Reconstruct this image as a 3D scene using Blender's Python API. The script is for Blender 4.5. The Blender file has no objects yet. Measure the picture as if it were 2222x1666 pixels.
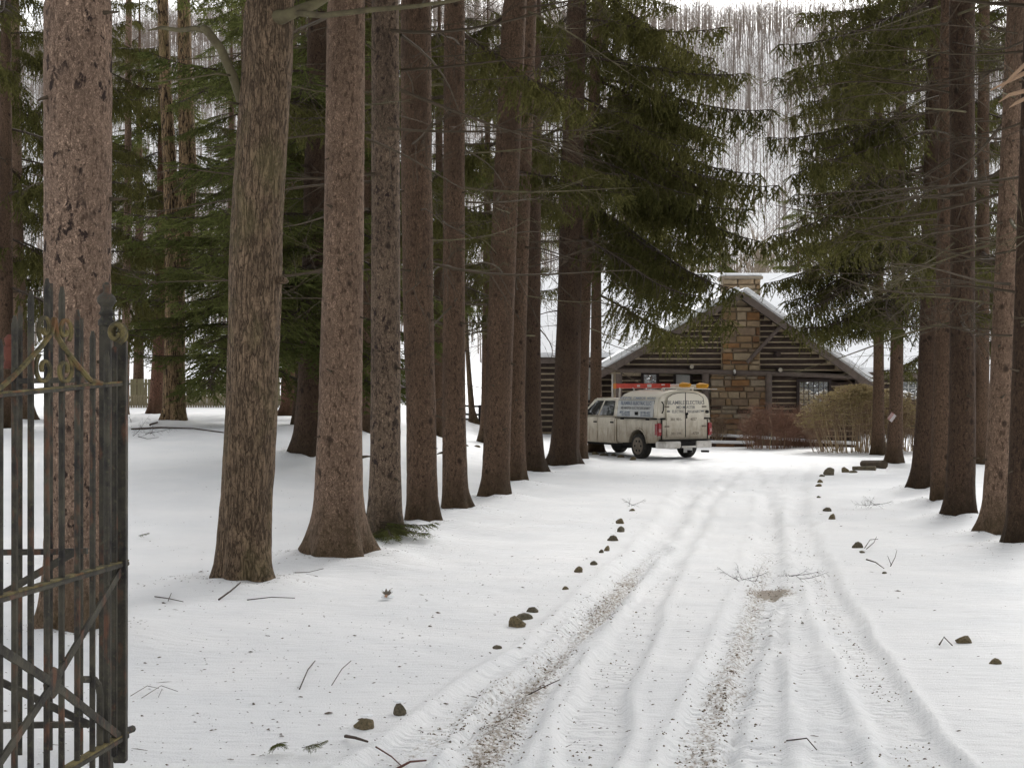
import bpy, math, random
import numpy as np
from mathutils import Vector, Matrix, Euler

R = math.radians
rnd = random.Random(11)
scene = bpy.context.scene
col = scene.collection

# ------------------------------------------------------------------ camera, sky, sun, exposure
F = 3082.0            # focal length in photo pixels
EYE = 1.65
cam = bpy.data.cameras.new("camera")
cam.sensor_width = 36.0
cam.lens = 36.0 * F / 2222.0
cam.clip_start = 0.1
cam.clip_end = 6000
cam_ob = bpy.data.objects.new("camera", cam)
cam_ob.location = (0, 0, EYE)
cam_ob.rotation_euler = (R(90.13), 0, 0)
col.objects.link(cam_ob)
scene.camera = cam_ob

world = bpy.data.worlds.new("World")
scene.world = world
world.use_nodes = True
wn = world.node_tree.nodes
wl = world.node_tree.links
sky = wn.new("ShaderNodeTexSky")
sky.sky_type = 'NISHITA'
sky.sun_disc = False
sky.sun_elevation = R(38)
sky.sun_rotation = R(20)
sky.dust_density = 4.0
sky.air_density = 1.0
sky.ozone_density = 1.0
hs = wn.new("ShaderNodeHueSaturation")      # overcast: the blue is veiled by cloud
hs.inputs['Saturation'].default_value = 0.12
bg = wn['Background']
bg.inputs['Strength'].default_value = 0.14
wl.new(sky.outputs[0], hs.inputs['Color'])
wl.new(hs.outputs[0], bg.inputs['Color'])

sun = bpy.data.lights.new("sun", 'SUN')
sun.energy = 0.9
sun.angle = R(60)
sun.color = (1.0, 0.96, 0.90)
sun_ob = bpy.data.objects.new("sun", sun)
sun_ob.rotation_euler = (R(-52), 0, R(-20))
col.objects.link(sun_ob)

scene.view_settings.view_transform = 'Standard'
scene.view_settings.look = 'None'
scene.view_settings.gamma = 1
scene.view_settings.use_curve_mapping = False
scene.view_settings.exposure = 1.12
scene.cycles.use_denoising = True
scene.cycles.denoiser = 'OPENIMAGEDENOISE'
scene.cycles.denoising_input_passes = 'RGB_ALBEDO_NORMAL'
scene.cycles.denoising_prefilter = 'ACCURATE'
scene.cycles.max_bounces = 6
scene.cycles.diffuse_bounces = 4
scene.cycles.transmission_bounces = 4
scene.cycles.transparent_max_bounces = 8
scene.cycles.sample_clamp_indirect = 6.0

# ------------------------------------------------------------------ helpers
def lin(c):
    return tuple(((v / 255) / 12.92 if v / 255 <= .04045 else ((v / 255 + .055) / 1.055) ** 2.4) for v in c) + (1,)

def S(t):
    t = np.clip(t, 0, 1)
    return t * t * (3 - 2 * t)

_perm = np.random.RandomState(3).permutation(4096)
_val = np.random.RandomState(4).rand(4096)
def vnoise(x, y, z=0.0):
    """value noise, vectorised, 0..1"""
    x = np.asarray(x, float); y = np.asarray(y, float); z = np.asarray(z, float) + 0 * x
    xi = np.floor(x).astype(int); yi = np.floor(y).astype(int); zi = np.floor(z).astype(int)
    fx = x - xi; fy = y - yi; fz = z - zi
    fx = fx * fx * (3 - 2 * fx); fy = fy * fy * (3 - 2 * fy); fz = fz * fz * (3 - 2 * fz)
    def h(a, b, c):
        return _val[_perm[(_perm[(_perm[a & 4095] + b) & 4095] + c) & 4095]]
    def l(a, b, t): return a + (b - a) * t
    return l(l(l(h(xi, yi, zi), h(xi+1, yi, zi), fx), l(h(xi, yi+1, zi), h(xi+1, yi+1, zi), fx), fy),
             l(l(h(xi, yi, zi+1), h(xi+1, yi, zi+1), fx), l(h(xi, yi+1, zi+1), h(xi+1, yi+1, zi+1), fx), fy), fz)

def fbm(x, y, z=0.0, o=4):
    a = 0; s = .5; t = 0
    for i in range(o):
        a = a + s * vnoise(np.asarray(x) * 2**i + 17*i, np.asarray(y) * 2**i - 9*i, np.asarray(z) * 2**i)
        t += s; s *= .5
    return a / t

HOUSE_D = 56.0
def zsmooth(x, y):
    x = np.asarray(x, float); y = np.asarray(y, float)
    z = -0.0128 * np.clip(y, -10, 60)
    z = z + 1.15 * S((y - 14) / 22) * S((-0.5 - x) / 4.5)
    z = z + 0.9 * S((y - 44) / 34)
    t = np.clip((y - 76) / 235, 0, 1.25)
    hill = 76 * np.where(t < 1, t * t * (3 - 2 * t), 1 - (t - 1) ** 2 * .5)
    hill = hill * (1 - .10 * S((x - 30) / 120)) * (1 - .25 * S((-x - 20) / 150))
    z = z + hill + (fbm(x / 37, y / 37, 0, 3) - .5) * 5 * S((y - 85) / 60)
    return z

def P(px, py, D):
    return Vector(((px - 1111) / F * D, D, EYE + (840 - py) / F * D))

def at(px, py):
    """the point where the ground is seen at a pixel"""
    lo, hi = 1.5, 400.0
    ds = np.exp(np.linspace(math.log(2.0), math.log(300), 3000))
    xs = (px - 1111) / F * ds; zs = EYE + (840 - py) / F * ds
    below = zs < zsmooth(xs, ds)
    i = int(np.argmax(below)) if below.any() else 2500
    return P(px, py, float(ds[i]))

def tag(o, label=None, cat=None, group=None, kind=None):
    if label: o['label'] = label
    if cat: o['category'] = cat
    if group: o['group'] = group
    if kind: o['kind'] = kind
    return o

def empty(name, loc, rz=0.0, parent=None):
    o = bpy.data.objects.new(name, None)
    o.empty_display_size = .2
    o.location = loc
    o.rotation_euler = (0, 0, rz)
    if parent: o.parent = parent
    col.objects.link(o)
    return o

def absloc(o):
    v = Vector((0, 0, 0))
    while o:
        v += o.location; o = o.parent
    return v

def make_mesh(name, v, f, mats, midx=None, smooth=False):
    me = bpy.data.meshes.new(name)
    if isinstance(v, np.ndarray): v = v.tolist()
    if isinstance(f, np.ndarray): f = f.tolist()
    me.from_pydata(v, [], f)
    for m in (mats if isinstance(mats, (list, tuple)) else [mats]):
        me.materials.append(m)
    if midx is not None:
        me.polygons.foreach_set('material_index', np.asarray(midx, dtype=np.int32))
    if smooth is True:
        me.polygons.foreach_set('use_smooth', np.ones(len(me.polygons), dtype=bool))
    me.update()
    return me

def link(name, me, parent=None, loc=(0, 0, 0)):
    o = bpy.data.objects.new(name, me)
    if parent: o.parent = parent
    o.location = loc
    col.objects.link(o)
    return o

class MB:
    """collects shapes and links them as one mesh object"""
    def __init__(s): s.v = []; s.f = []; s.m = []; s.mi = 0
    def add(s, vs, fs):
        b = len(s.v)
        s.v += [tuple(p) for p in vs]
        s.f += [tuple(i + b for i in f) for f in fs]
        s.m += [s.mi] * len(fs)
    def box(s, c, d, rot=None):
        cx, cy, cz = c; hx, hy, hz = d[0] / 2, d[1] / 2, d[2] / 2
        vs = [Vector((x, y, z)) for x in (-hx, hx) for y in (-hy, hy) for z in (-hz, hz)]
        if rot: vs = [rot @ p for p in vs]
        vs = [p + Vector(c) for p in vs]
        s.add(vs, [(0, 1, 3, 2), (4, 6, 7, 5), (0, 4, 5, 1), (2, 3, 7, 6), (0, 2, 6, 4), (1, 5, 7, 3)])
    def bar(s, a, b, w, h, up=(0, 0, 1)):
        """box from a to b; w across, h along up"""
        a = Vector(a); b = Vector(b); d = (b - a)
        L = d.length; d.normalize()
        u = Vector(up); sx = d.cross(u)
        if sx.length < 1e-4: sx = d.cross(Vector((1, 0, 0)))
        sx.normalize(); u = sx.cross(d).normalized()
        vs = []
        for p in (a, b):
            for i, j in ((-1, -1), (1, -1), (1, 1), (-1, 1)):
                vs.append(p + sx * (w / 2 * i) + u * (h / 2 * j))
        s.add(vs, [(3, 2, 1, 0), (4, 5, 6, 7), (0, 1, 5, 4), (1, 2, 6, 5), (2, 3, 7, 6), (3, 0, 4, 7)])
    def tube(s, pts, rad, n=6, cap=True):
        pts = [Vector(p) for p in pts]
        if not isinstance(rad, (list, tuple)): rad = [rad] * len(pts)
        b = []
        ref = None
        for i, p in enumerate(pts):
            t = (pts[min(i + 1, len(pts) - 1)] - pts[max(i - 1, 0)])
            if t.length < 1e-9: t = Vector((0, 0, 1))
            t.normalize()
            if ref is None:
                ref = t.orthogonal().normalized()
            u = (ref - t * ref.dot(t))
            if u.length < 1e-6: u = t.orthogonal()
            u.normalize(); ref = u
            w = t.cross(u)
            b.append([p + (u * math.cos(2 * math.pi * k / n) + w * math.sin(2 * math.pi * k / n)) * rad[i] for k in range(n)])
        vs = [q for r_ in b for q in r_]
        fs = []
        for i in range(len(pts) - 1):
            for k in range(n):
                fs.append((i * n + k, i * n + (k + 1) % n, (i + 1) * n + (k + 1) % n, (i + 1) * n + k))
        if cap:
            fs.append(tuple(range(n - 1, -1, -1))); fs.append(tuple((len(pts) - 1) * n + k for k in range(n)))
        s.add(vs, fs)
    def prism(s, poly, f0, f1):
        """poly: list of 2D points; f0/f1 map a 2D point to 3D for the two ends"""
        n = len(poly)
        vs = [f0(p) for p in poly] + [f1(p) for p in poly]
        s.add(vs, [tuple(range(n)), tuple(range(2 * n - 1, n - 1, -1))] +
              [(i, n + i, n + (i + 1) % n, (i + 1) % n) for i in range(n)])
    def lathe(s, prof, c, n=12, axis='z'):
        """prof: list of (radius, height)"""
        vs = []
        for r_, h in prof:
            for k in range(n):
                a = 2 * math.pi * k / n
                if axis == 'z': vs.append((c[0] + r_ * math.cos(a), c[1] + r_ * math.sin(a), c[2] + h))
                else: vs.append((c[0] + h, c[1] + r_ * math.cos(a), c[2] + r_ * math.sin(a)))
        fs = []
        for i in range(len(prof) - 1):
            for k in range(n):
                fs.append((i * n + k, i * n + (k + 1) % n, (i + 1) * n + (k + 1) % n, (i + 1) * n + k))
        fs.append(tuple(range(n - 1, -1, -1))); fs.append(tuple((len(prof) - 1) * n + k for k in range(n)))
        s.add(vs, fs)
    def build(s, name, mats, parent=None, local=False, smooth=False, bevel=0):
        v = s.v
        if parent and not local:
            o = absloc(parent); v = [(p[0] - o.x, p[1] - o.y, p[2] - o.z) for p in v]
        me = make_mesh(name, v, s.f, mats, s.m, smooth)
        ob = link(name, me, parent)
        import bmesh
        bm = bmesh.new(); bm.from_mesh(me)
        bmesh.ops.recalc_face_normals(bm, faces=bm.faces)
        if bevel:
            bmesh.ops.bevel(bm, geom=[e for e in bm.edges if len(e.link_faces) == 2 and e.calc_face_angle(0) > .5],
                            offset=bevel, segments=2, affect='EDGES', clamp_overlap=True)
        bm.to_mesh(me); bm.free()
        if smooth == 'auto':
            me.polygons.foreach_set('use_smooth', np.ones(len(me.polygons), dtype=bool))
            me.set_sharp_from_angle(angle=R(35))
        return ob

# ------------------------------------------------------------------ materials
class NT:
    def __init__(s, name):
        s.mat = bpy.data.materials.new(name); s.mat.use_nodes = True
        s.t = s.mat.node_tree; s.n = s.t.nodes; s.l = s.t.links
        s.bsdf = s.n['Principled BSDF']; s.out = s.n['Material Output']
        s.bsdf.inputs['Specular IOR Level'].default_value = .25
    def node(s, typ, **kw):
        nd = s.n.new(typ)
        for k, v in kw.items():
            if k.startswith('_'): setattr(nd, k[1:], v)
            else:
                key = {'Scale': 'Scale'}.get(k, k).replace('__', ' ')
                nd.inputs[key].default_value = v
        return nd
    def link(s, a, b): s.l.new(a, b)
    def coords(s, kind='Object', scale=(1, 1, 1)):
        tc = s.n.new('ShaderNodeTexCoord'); mp = s.n.new('ShaderNodeMapping')
        mp.inputs['Scale'].default_value = scale
        s.link(tc.outputs[kind], mp.inputs['Vector'])
        return mp.outputs[0]
    def noise(s, vec, scale, detail=4, rough=.55, dist=0):
        nd = s.node('ShaderNodeTexNoise', Scale=scale, Detail=detail, Roughness=rough, Distortion=dist)
        s.link(vec, nd.inputs['Vector']); return nd.outputs['Fac']
    def voro(s, vec, scale, feature='F1', out='Distance'):
        nd = s.node('ShaderNodeTexVoronoi', Scale=scale); nd.feature = feature
        s.link(vec, nd.inputs['Vector']); return nd.outputs[out]
    def ramp(s, fac, stops):
        nd = s.n.new('ShaderNodeValToRGB')
        e = nd.color_ramp.elements
        e[0].position, e[0].color = stops[0]
        e[1].position, e[1].color = stops[-1]
        for p, c in stops[1:-1]:
            x = e.new(p); x.color = c
        s.link(fac, nd.inputs[0]); return nd.outputs[0]
    def step(s, fac, a, b):
        nd = s.n.new('ShaderNodeMapRange'); nd.clamp = True
        nd.inputs[1].default_value = a; nd.inputs[2].default_value = b
        s.link(fac, nd.inputs[0]); return nd.outputs[0]
    def math(s, op, a, b):
        nd = s.n.new('ShaderNodeMath'); nd.operation = op
        for i, v in enumerate((a, b)):
            if isinstance(v, (int, float)): nd.inputs[i].default_value = v
            else: s.link(v, nd.inputs[i])
        return nd.outputs[0]
    def mix(s, fac, a, b, mode='MIX'):
        nd = s.n.new('ShaderNodeMix'); nd.data_type = 'RGBA'; nd.blend_type = mode
        for i, v in ((0, fac), (6, a), (7, b)):
            if isinstance(v, (int, float, tuple)): nd.inputs[i].default_value = v
            else: s.link(v, nd.inputs[i])
        return nd.outputs[2]
    def warp(s, vec, scale, amt):
        nd = s.node('ShaderNodeTexNoise', Scale=scale, Detail=2.0); s.link(vec, nd.inputs['Vector'])
        m = s.n.new('ShaderNodeVectorMath'); m.operation = 'SCALE'; m.inputs['Scale'].default_value = amt
        s.link(nd.outputs['Color'], m.inputs[0])
        a = s.n.new('ShaderNodeVectorMath'); a.operation = 'ADD'
        s.link(vec, a.inputs[0]); s.link(m.outputs[0], a.inputs[1]); return a.outputs[0]
    def sepz(s, vec):
        nd = s.n.new('ShaderNodeSeparateXYZ'); s.link(vec, nd.inputs[0]); return nd.outputs[2]
    def color(s, c): s.link(c, s.bsdf.inputs['Base Color']) if not isinstance(c, tuple) else setattr(s.bsdf.inputs['Base Color'], 'default_value', c)
    def rough(s, v): s.bsdf.inputs['Roughness'].default_value = v
    def bump(s, h, strength=.6, dist=.02):
        nd = s.node('ShaderNodeBump', Strength=strength, Distance=dist)
        s.link(h, nd.inputs['Height']); s.link(nd.outputs[0], s.bsdf.inputs['Normal'])
    def attr(s, name):
        nd = s.n.new('ShaderNodeAttribute'); nd.attribute_name = name; return nd.outputs['Fac']

def g(v, a=None):
    return (v[0], v[1], v[2], 1)

def scaly_bark(name, light, dark, blotch=None, scale=1.0, moss=.0):
    """spruce bark: small flaking scales, darker gaps, optional dark patches"""
    m = NT(name)
    v = m.coords('Object')
    vs = m.coords('Object', (1, 1, .55))
    w = m.warp(vs, 14 * scale, .07)
    w = m.warp(w, 60 * scale, .012)
    cell = m.voro(w, 52 * scale, 'F1', 'Color')
    edge = m.voro(w, 52 * scale, 'DISTANCE_TO_EDGE')
    big = m.noise(m.coords('Object', (1, 1, .3)), 3.0, 3)
    fine = m.noise(v, 70 * scale, 5, .7)
    mid = tuple((light[i] * .6 + dark[i] * .4) for i in range(3)) + (1,)
    bw = m.n.new('ShaderNodeRGBToBW'); m.link(cell, bw.inputs[0])
    c = m.ramp(bw.outputs[0], [(.2, mid), (.55, g(light)), (.85, tuple(min(1, x * 1.2) for x in light) + (1,))])
    c = m.mix(m.math('MULTIPLY', m.step(edge, .16, .0), .5), c, g(dark))
    c = m.mix(m.math('MULTIPLY', m.step(big, .45, .7), .6), c, g(dark))
    c = m.mix(m.math('MULTIPLY', m.step(fine, .5, .72), .75), c, g(dark))
    fl = m.noise(m.warp(m.coords('Object', (1, 1, .42)), 12, .05), 24.0 * scale, 3, .6)
    c = m.mix(m.math('MULTIPLY', m.step(fl, .54, .63), .85), c, g(dark))
    kn = m.voro(m.warp(m.coords('Object', (1, 1, .8)), 5, .08), 3.4, 'F1', 'Distance')
    c = m.mix(m.math('MULTIPLY', m.step(kn, .16, .08), .85), c, tuple(x * .55 for x in dark) + (1,))
    if blotch:
        b1 = m.noise(m.warp(m.coords('Object', (1, 1, .6)), 9, .10), 15.0, 4, .62)
        b2 = m.noise(v, 2.1, 2)
        b = m.math('MULTIPLY', m.step(b1, .575, .63), m.step(b2, .36, .50))
        c = m.mix(b, c, g(blotch))
    z = m.sepz(v)
    mz = m.math('MULTIPLY', m.step(m.math('ADD', z, m.noise(v, 6, 3)), 1.15, .45), .75)
    c = m.mix(mz, c, g((dark[0] * .9, dark[1] * 1.05, dark[2] * .7)))
    m.color(c); m.rough(.9)
    hgt = m.math('ADD', m.math('MULTIPLY', m.step(edge, 0, .18), .7), m.math('MULTIPLY', fine, .6))
    m.bump(hgt, 1.0, .016)
    return m.mat

def furrow_bark(name, ridge, groove, scale=1.0):
    """hardwood bark: long interlacing ridges with narrow dark furrows"""
    m = NT(name)
    vs = m.coords('Object', (1, 1, .17))
    w = m.warp(vs, 30 * scale, .02)
    n1 = m.noise(w, 15 * scale, 2, .45, .6)
    n2 = m.noise(m.warp(m.coords('Object', (1, 1, .26)), 22 * scale, .03), 26 * scale, 2, .5)
    r1 = m.math('ABSOLUTE', m.math('SUBTRACT', n1, .5), 0)
    r2 = m.math('ABSOLUTE', m.math('SUBTRACT', n2, .5), 0)
    fine = m.noise(m.coords('Object', (1, 1, .5)), 60 * scale, 5, .7)
    crack = m.noise(m.coords('Object', (1, 1, 1.4)), 30 * scale, 4, .6)
    tone = m.noise(m.coords('Object', (1, 1, .4)), 8, 4)
    c = m.ramp(tone, [(.3, tuple(x * .72 for x in ridge) + (1,)), (.7, tuple(x * 1.18 for x in ridge) + (1,))])
    c = m.mix(m.math('MULTIPLY', m.step(fine, .48, .7), .6), c, g(groove))
    c = m.mix(m.math('MULTIPLY', m.step(crack, .58, .68), .5), c, g(groove))
    c = m.mix(m.math('MULTIPLY', m.step(r2, .035, .005), .7), c, g(groove))
    c = m.mix(m.step(r1, .05, .012), c, g(groove))
    lich = m.noise(m.coords('Object', (1, 1, .5)), 3.0, 4)
    c = m.mix(m.math('MULTIPLY', m.step(lich, .52, .68), .45), c, (ridge[0] * .72, ridge[1] * .90, ridge[2] * .62, 1))
    m.color(c); m.rough(.92)
    hgt = m.math('ADD', m.math('ADD', m.step(r1, .0, .10), m.math('MULTIPLY', m.step(r2, 0, .06), .4)), m.math('MULTIPLY', fine, .3))
    m.bump(hgt, 1.0, .03)
    return m.mat

def simple(name, c, rough=.7, var=.25, scale=8, bump=0, metal=0, spec=.25, c2=None):
    m = NT(name)
    v = m.coords('Object')
    n = m.noise(v, scale, 5, .6)
    d = c2 or tuple(x * (1 - var) for x in c[:3])
    m.color(m.mix(m.step(n, .35, .68), g(c), g(d)))
    m.rough(rough); m.bsdf.inputs['Metallic'].default_value = metal
    m.bsdf.inputs['Specular IOR Level'].default_value = spec
    if bump: m.bump(m.noise(v, scale * 4, 4), .6, bump)
    return m.mat

def needles_mat(name, c1, c2, trans=.38):
    m = NT(name)
    oi = m.n.new('ShaderNodeObjectInfo')
    n = m.noise(m.coords('Object'), 2.6, 3)
    f = m.math('ADD', m.math('MULTIPLY', m.step(n, .3, .7), .6), m.math('MULTIPLY', oi.outputs['Random'], .4))
    c = m.mix(f, g(c1), g(c2))
    d = m.n.new('ShaderNodeBsdfDiffuse'); t = m.n.new('ShaderNodeBsdfTranslucent'); mx = m.n.new('ShaderNodeMixShader')
    mx.inputs[0].default_value = trans
    m.link(c, d.inputs[0]); m.link(c, t.inputs[0])
    m.link(d.outputs[0], mx.inputs[1]); m.link(t.outputs[0], mx.inputs[2]); m.link(mx.outputs[0], m.out.inputs[0])
    m.n.remove(m.bsdf)
    return m.mat

M = {}
M['bark_pink'] = scaly_bark('bark_pink', (0.4738, 0.3233, 0.2324), (0.1339, 0.0849, 0.0581), blotch=(.055, .035, .028), scale=1.8)
M['bark_rose'] = scaly_bark('bark_rose', (0.3399, 0.2268, 0.1577), (0.0927, 0.0579, 0.0373), scale=1.2)
M['bark_grey'] = scaly_bark('bark_grey', (0.2781, 0.1978, 0.1369), (0.0566, 0.0386, 0.0274), scale=1.2, blotch=(.045, .03, .026))
M['bark_brown'] = scaly_bark('bark_brown', (0.1957, 0.1235, 0.0789), (0.0597, 0.0357, 0.0224), scale=1.3)
M['bark_dark'] = scaly_bark('bark_dark', (0.1185, 0.0733, 0.0456), (0.0391, 0.0232, 0.0149), scale=1.3)
M['bark_red'] = scaly_bark('bark_red', (0.2369, 0.1255, 0.083), (0.0772, 0.0405, 0.0266), scale=.9)
M['bark_furrow'] = furrow_bark('bark_furrow', (.255, .176, .112), (.080, .054, .034), 1.7)
M['bark_rotten'] = furrow_bark('bark_rotten', (.30, .20, .11), (.022, .014, .01), .8)
M['needles'] = needles_mat('needles', (.060, .062, .022), (.150, .140, .050))
M['needles_light'] = needles_mat('needles_light', (.080, .096, .032), (.17, .178, .062))
M['wood_twig'] = simple('wood_twig', (.075, .055, .04), .9, .4, 20)
M['wood_dead'] = simple('wood_dead', (.088, .066, .045), .9, .4, 6, c2=(.055, .043, .028))
M['wood_lichen'] = simple('wood_lichen', (.135, .118, .066), .9, .4, 9, c2=(.08, .064, .04))
# ------------------------------------------------------------------ where the trunks stand (seen centre line: px, py, width)
# name, label, group, material, points from the foot up, height, depth override
ROW_L = "spruces along the left edge of the drive"
ROW_R = "spruces along the right edge of the drive"
BACK = "trees standing behind the left row"
TRUNKS = [
 ('spruce_tree', 'thick pinkish spruce trunk with dark blotches behind the iron gate', ROW_L, 'bark_pink',
  [(150, 1390, 152), (160, 1310, 128), (163, 1200, 126), (166, 1000, 132), (168, 700, 139), (169, 350, 142), (169, 0, 143)], 19, None),
 ('hardwood_tree', 'leaning furrowed brown hardwood trunk with a bent lichen-covered limb', ROW_L, 'bark_furrow',
  [(530, 1272, 150), (529, 1235, 122), (534, 1100, 112), (545, 900, 112), (552, 700, 112), (556, 500, 112), (566, 350, 110), (580, 150, 108), (584, 0, 106)], 17, None),
 ('spruce_tree', 'rosy scaly spruce trunk with a wide flared foot right of the furrowed hardwood', ROW_L, 'bark_rose',
  [(735, 1216, 168), (733, 1170, 132), (734, 1100, 107), (738, 900, 95), (742, 700, 90), (746, 500, 86), (749, 200, 83), (751, 0, 81)], 20, None),
 ('spruce_tree', 'mottled grey spruce trunk with a small green sprig at its foot', ROW_L, 'bark_grey',
  [(839, 1178, 98), (836, 1130, 76), (836, 1000, 66), (837, 800, 64), (837, 500, 62), (836, 0, 59)], 19, None),
 ('spruce_tree', 'dark brown spruce trunk touching the mottled grey one at its upper part', ROW_L, 'bark_brown',
  [(918, 1138, 78), (916, 1100, 66), (914, 900, 64), (908, 700, 66), (904, 400, 67), (902, 0, 66)], 20, None),
 ('spruce_tree', 'slim brown spruce trunk standing alone with snow on both sides', ROW_L, 'bark_brown',
  [(991, 1114, 78), (987, 1070, 56), (985, 900, 50), (985, 600, 47), (985, 300, 46), (986, 0, 45)], 18, None),
 ('spruce_tree', 'warm brown spruce trunk leaning right in front of a thinner twin', ROW_L, 'bark_brown',
  [(1074, 1086, 76), (1076, 1040, 60), (1080, 900, 58), (1090, 600, 56), (1103, 300, 54), (1117, 0, 52)], 20, None),
 ('spruce_tree', 'thin brown spruce trunk half hidden behind the warm brown leaning one', ROW_L, 'bark_brown',
  [(1117, 1056, 52), (1118, 1020, 44), (1119, 900, 38), (1124, 700, 38), (1136, 300, 38), (1146, 0, 38)], 20, None),
 ('spruce_tree', 'narrow dark spruce trunk with the log wall showing to its right', ROW_L, 'bark_dark',
  [(1162, 1030, 66), (1160, 1000, 44), (1157, 900, 34), (1157, 700, 32), (1158, 400, 31), (1160, 0, 29)], 19, None),
 ('spruce_tree', 'stout dark spruce trunk just left of the pickup truck', ROW_L, 'bark_dark',
  [(1222, 1014, 86), (1224, 985, 64), (1229, 900, 58), (1234, 700, 52), (1241, 400, 48), (1252, 0, 42)], 21, None),
 ('spruce_tree', 'spruce trunk pressed against the right side of the stout dark one beside the truck', ROW_L, 'bark_brown',
  [(1257, 1004, 40), (1258, 980, 32), (1262, 900, 26), (1268, 700, 25), (1278, 400, 24), (1300, 0, 22)], 21, None),
 # right row
 ('spruce_tree', 'slender spruce by the stone edging carrying a small red and white sign', ROW_R, 'bark_brown',
  [(1938, 1012, 48), (1940, 980, 36), (1944, 900, 29), (1947, 700, 27), (1951, 400, 25), (1962, 0, 20)], 19, None),
 ('spruce_tree', 'dark spruce trunk with a broad foot right of the sign-bearing spruce', ROW_R, 'bark_dark',
  [(1996, 1068, 64), (2004, 1020, 52), (2012, 900, 47), (2019, 700, 44), (2024, 400, 40), (2034, 0, 34)], 20, None),
 ('spruce_tree', 'spruce trunk wedged between two darker trunks on the right', ROW_R, 'bark_brown',
  [(2040, 1098, 52), (2042, 1050, 46), (2045, 900, 42), (2050, 600, 36), (2054, 300, 32), (2058, 0, 30)], 20, None),
 ('spruce_tree', 'straight dark spruce trunk with flared roots in the middle of the right row', ROW_R, 'bark_dark',
  [(2083, 1132, 80), (2084, 1080, 62), (2088, 900, 55), (2089, 600, 51), (2088, 300, 52), (2088, 0, 54)], 21, None),
 ('spruce_tree', 'distant spruce trunk seen in the gap of the right row', ROW_R, 'bark_brown',
  [(2128, 1012, 40), (2129, 980, 34), (2131, 800, 30), (2133, 500, 27), (2136, 0, 22)], 18, None),
 ('spruce_tree', 'rosy brown spruce trunk second from the right edge of the photo', ROW_R, 'bark_rose',
  [(2152, 1168, 88), (2160, 1110, 56), (2170, 900, 49), (2182, 600, 46), (2196, 300, 44), (2208, 0, 42)], 20, None),
 ('spruce_tree', 'dark spruce trunk cut by the right edge of the photo', ROW_R, 'bark_dark',
  [(2212, 1196, 90), (2216, 1130, 62), (2222, 900, 56), (2230, 600, 52), (2240, 300, 50), (2250, 0, 48)], 20, None),
 # behind on the left
 ('spruce_tree', 'mossy dark spruce trunk behind the rosy scaly one', BACK, 'bark_dark',
  [(668, 992, 90), (674, 940, 72), (680, 800, 64), (684, 600, 58), (687, 300, 50), (690, 0, 42)], 19, None),
 ('pine_tree', 'reddish trunk in front of the paling fence behind the furrowed hardwood', BACK, 'bark_red',
  [(625, 902, 56), (626, 880, 34), (627, 800, 30), (629, 500, 26), (632, 0, 22)], 17, None),
 ('spruce_tree', 'brown trunk peeping out between the rosy and the mottled grey spruces', BACK, 'bark_brown',
  [(792, 946, 44), (793, 910, 34), (793, 700, 30), (794, 400, 27), (796, 0, 24)], 18, None),
 ('dead_tree', 'rotten forked dead trunk with torn ochre wood', BACK, 'bark_rotten',
  [(377, 920, 62), (378, 890, 50), (378, 800, 46), (380, 700, 43), (380, 600, 42), (374, 480, 34), (362, 250, 26), (352, 0, 22)], 12, None),
 ('pine_tree', 'reddish pine trunk just left of the rotten dead trunk', BACK, 'bark_red',
  [(338, 897, 38), (340, 870, 32), (346, 750, 28), (350, 560, 24), (353, 300, 21), (356, 0, 18)], 18, None),
 ('spruce_tree', 'pole-thin pale trunk beside the gate post', BACK, 'bark_pink',
  [(268, 900, 24), (270, 870, 19), (274, 700, 17), (277, 400, 15), (279, 0, 13)], 17, None),
 ('spruce_tree', 'brown trunk at the left edge of the photo behind the gate bars', BACK, 'bark_rose',
  [(54, 915, 64), (50, 880, 44), (42, 760, 38), (32, 500, 34), (28, 250, 32), (26, 0, 29)], 19, None),
 ('hardwood_tree', 'thin bare trunk leaning in front of the rail fence', None, 'bark_furrow',
  [(1028, 918, 24), (1024, 890, 14), (1019, 830, 11), (1014, 760, 9), (1010, 650, 7)], 9, None),
]
TD = []
for name, label, group, mat, pts, H, dov in TRUNKS:
    b = at(pts[0][0], pts[0][1])
    if dov: b = P(pts[0][0], pts[0][1], dov)
    D = b.y
    line = []
    for px, py, w in pts:
        q = P(px, py, D); line.append((q.x, q.z, w / 2 / F * D))
    TD.append(dict(name=name, label=label, group=group, mat=mat, base=b, D=D, line=line, H=H))

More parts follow.
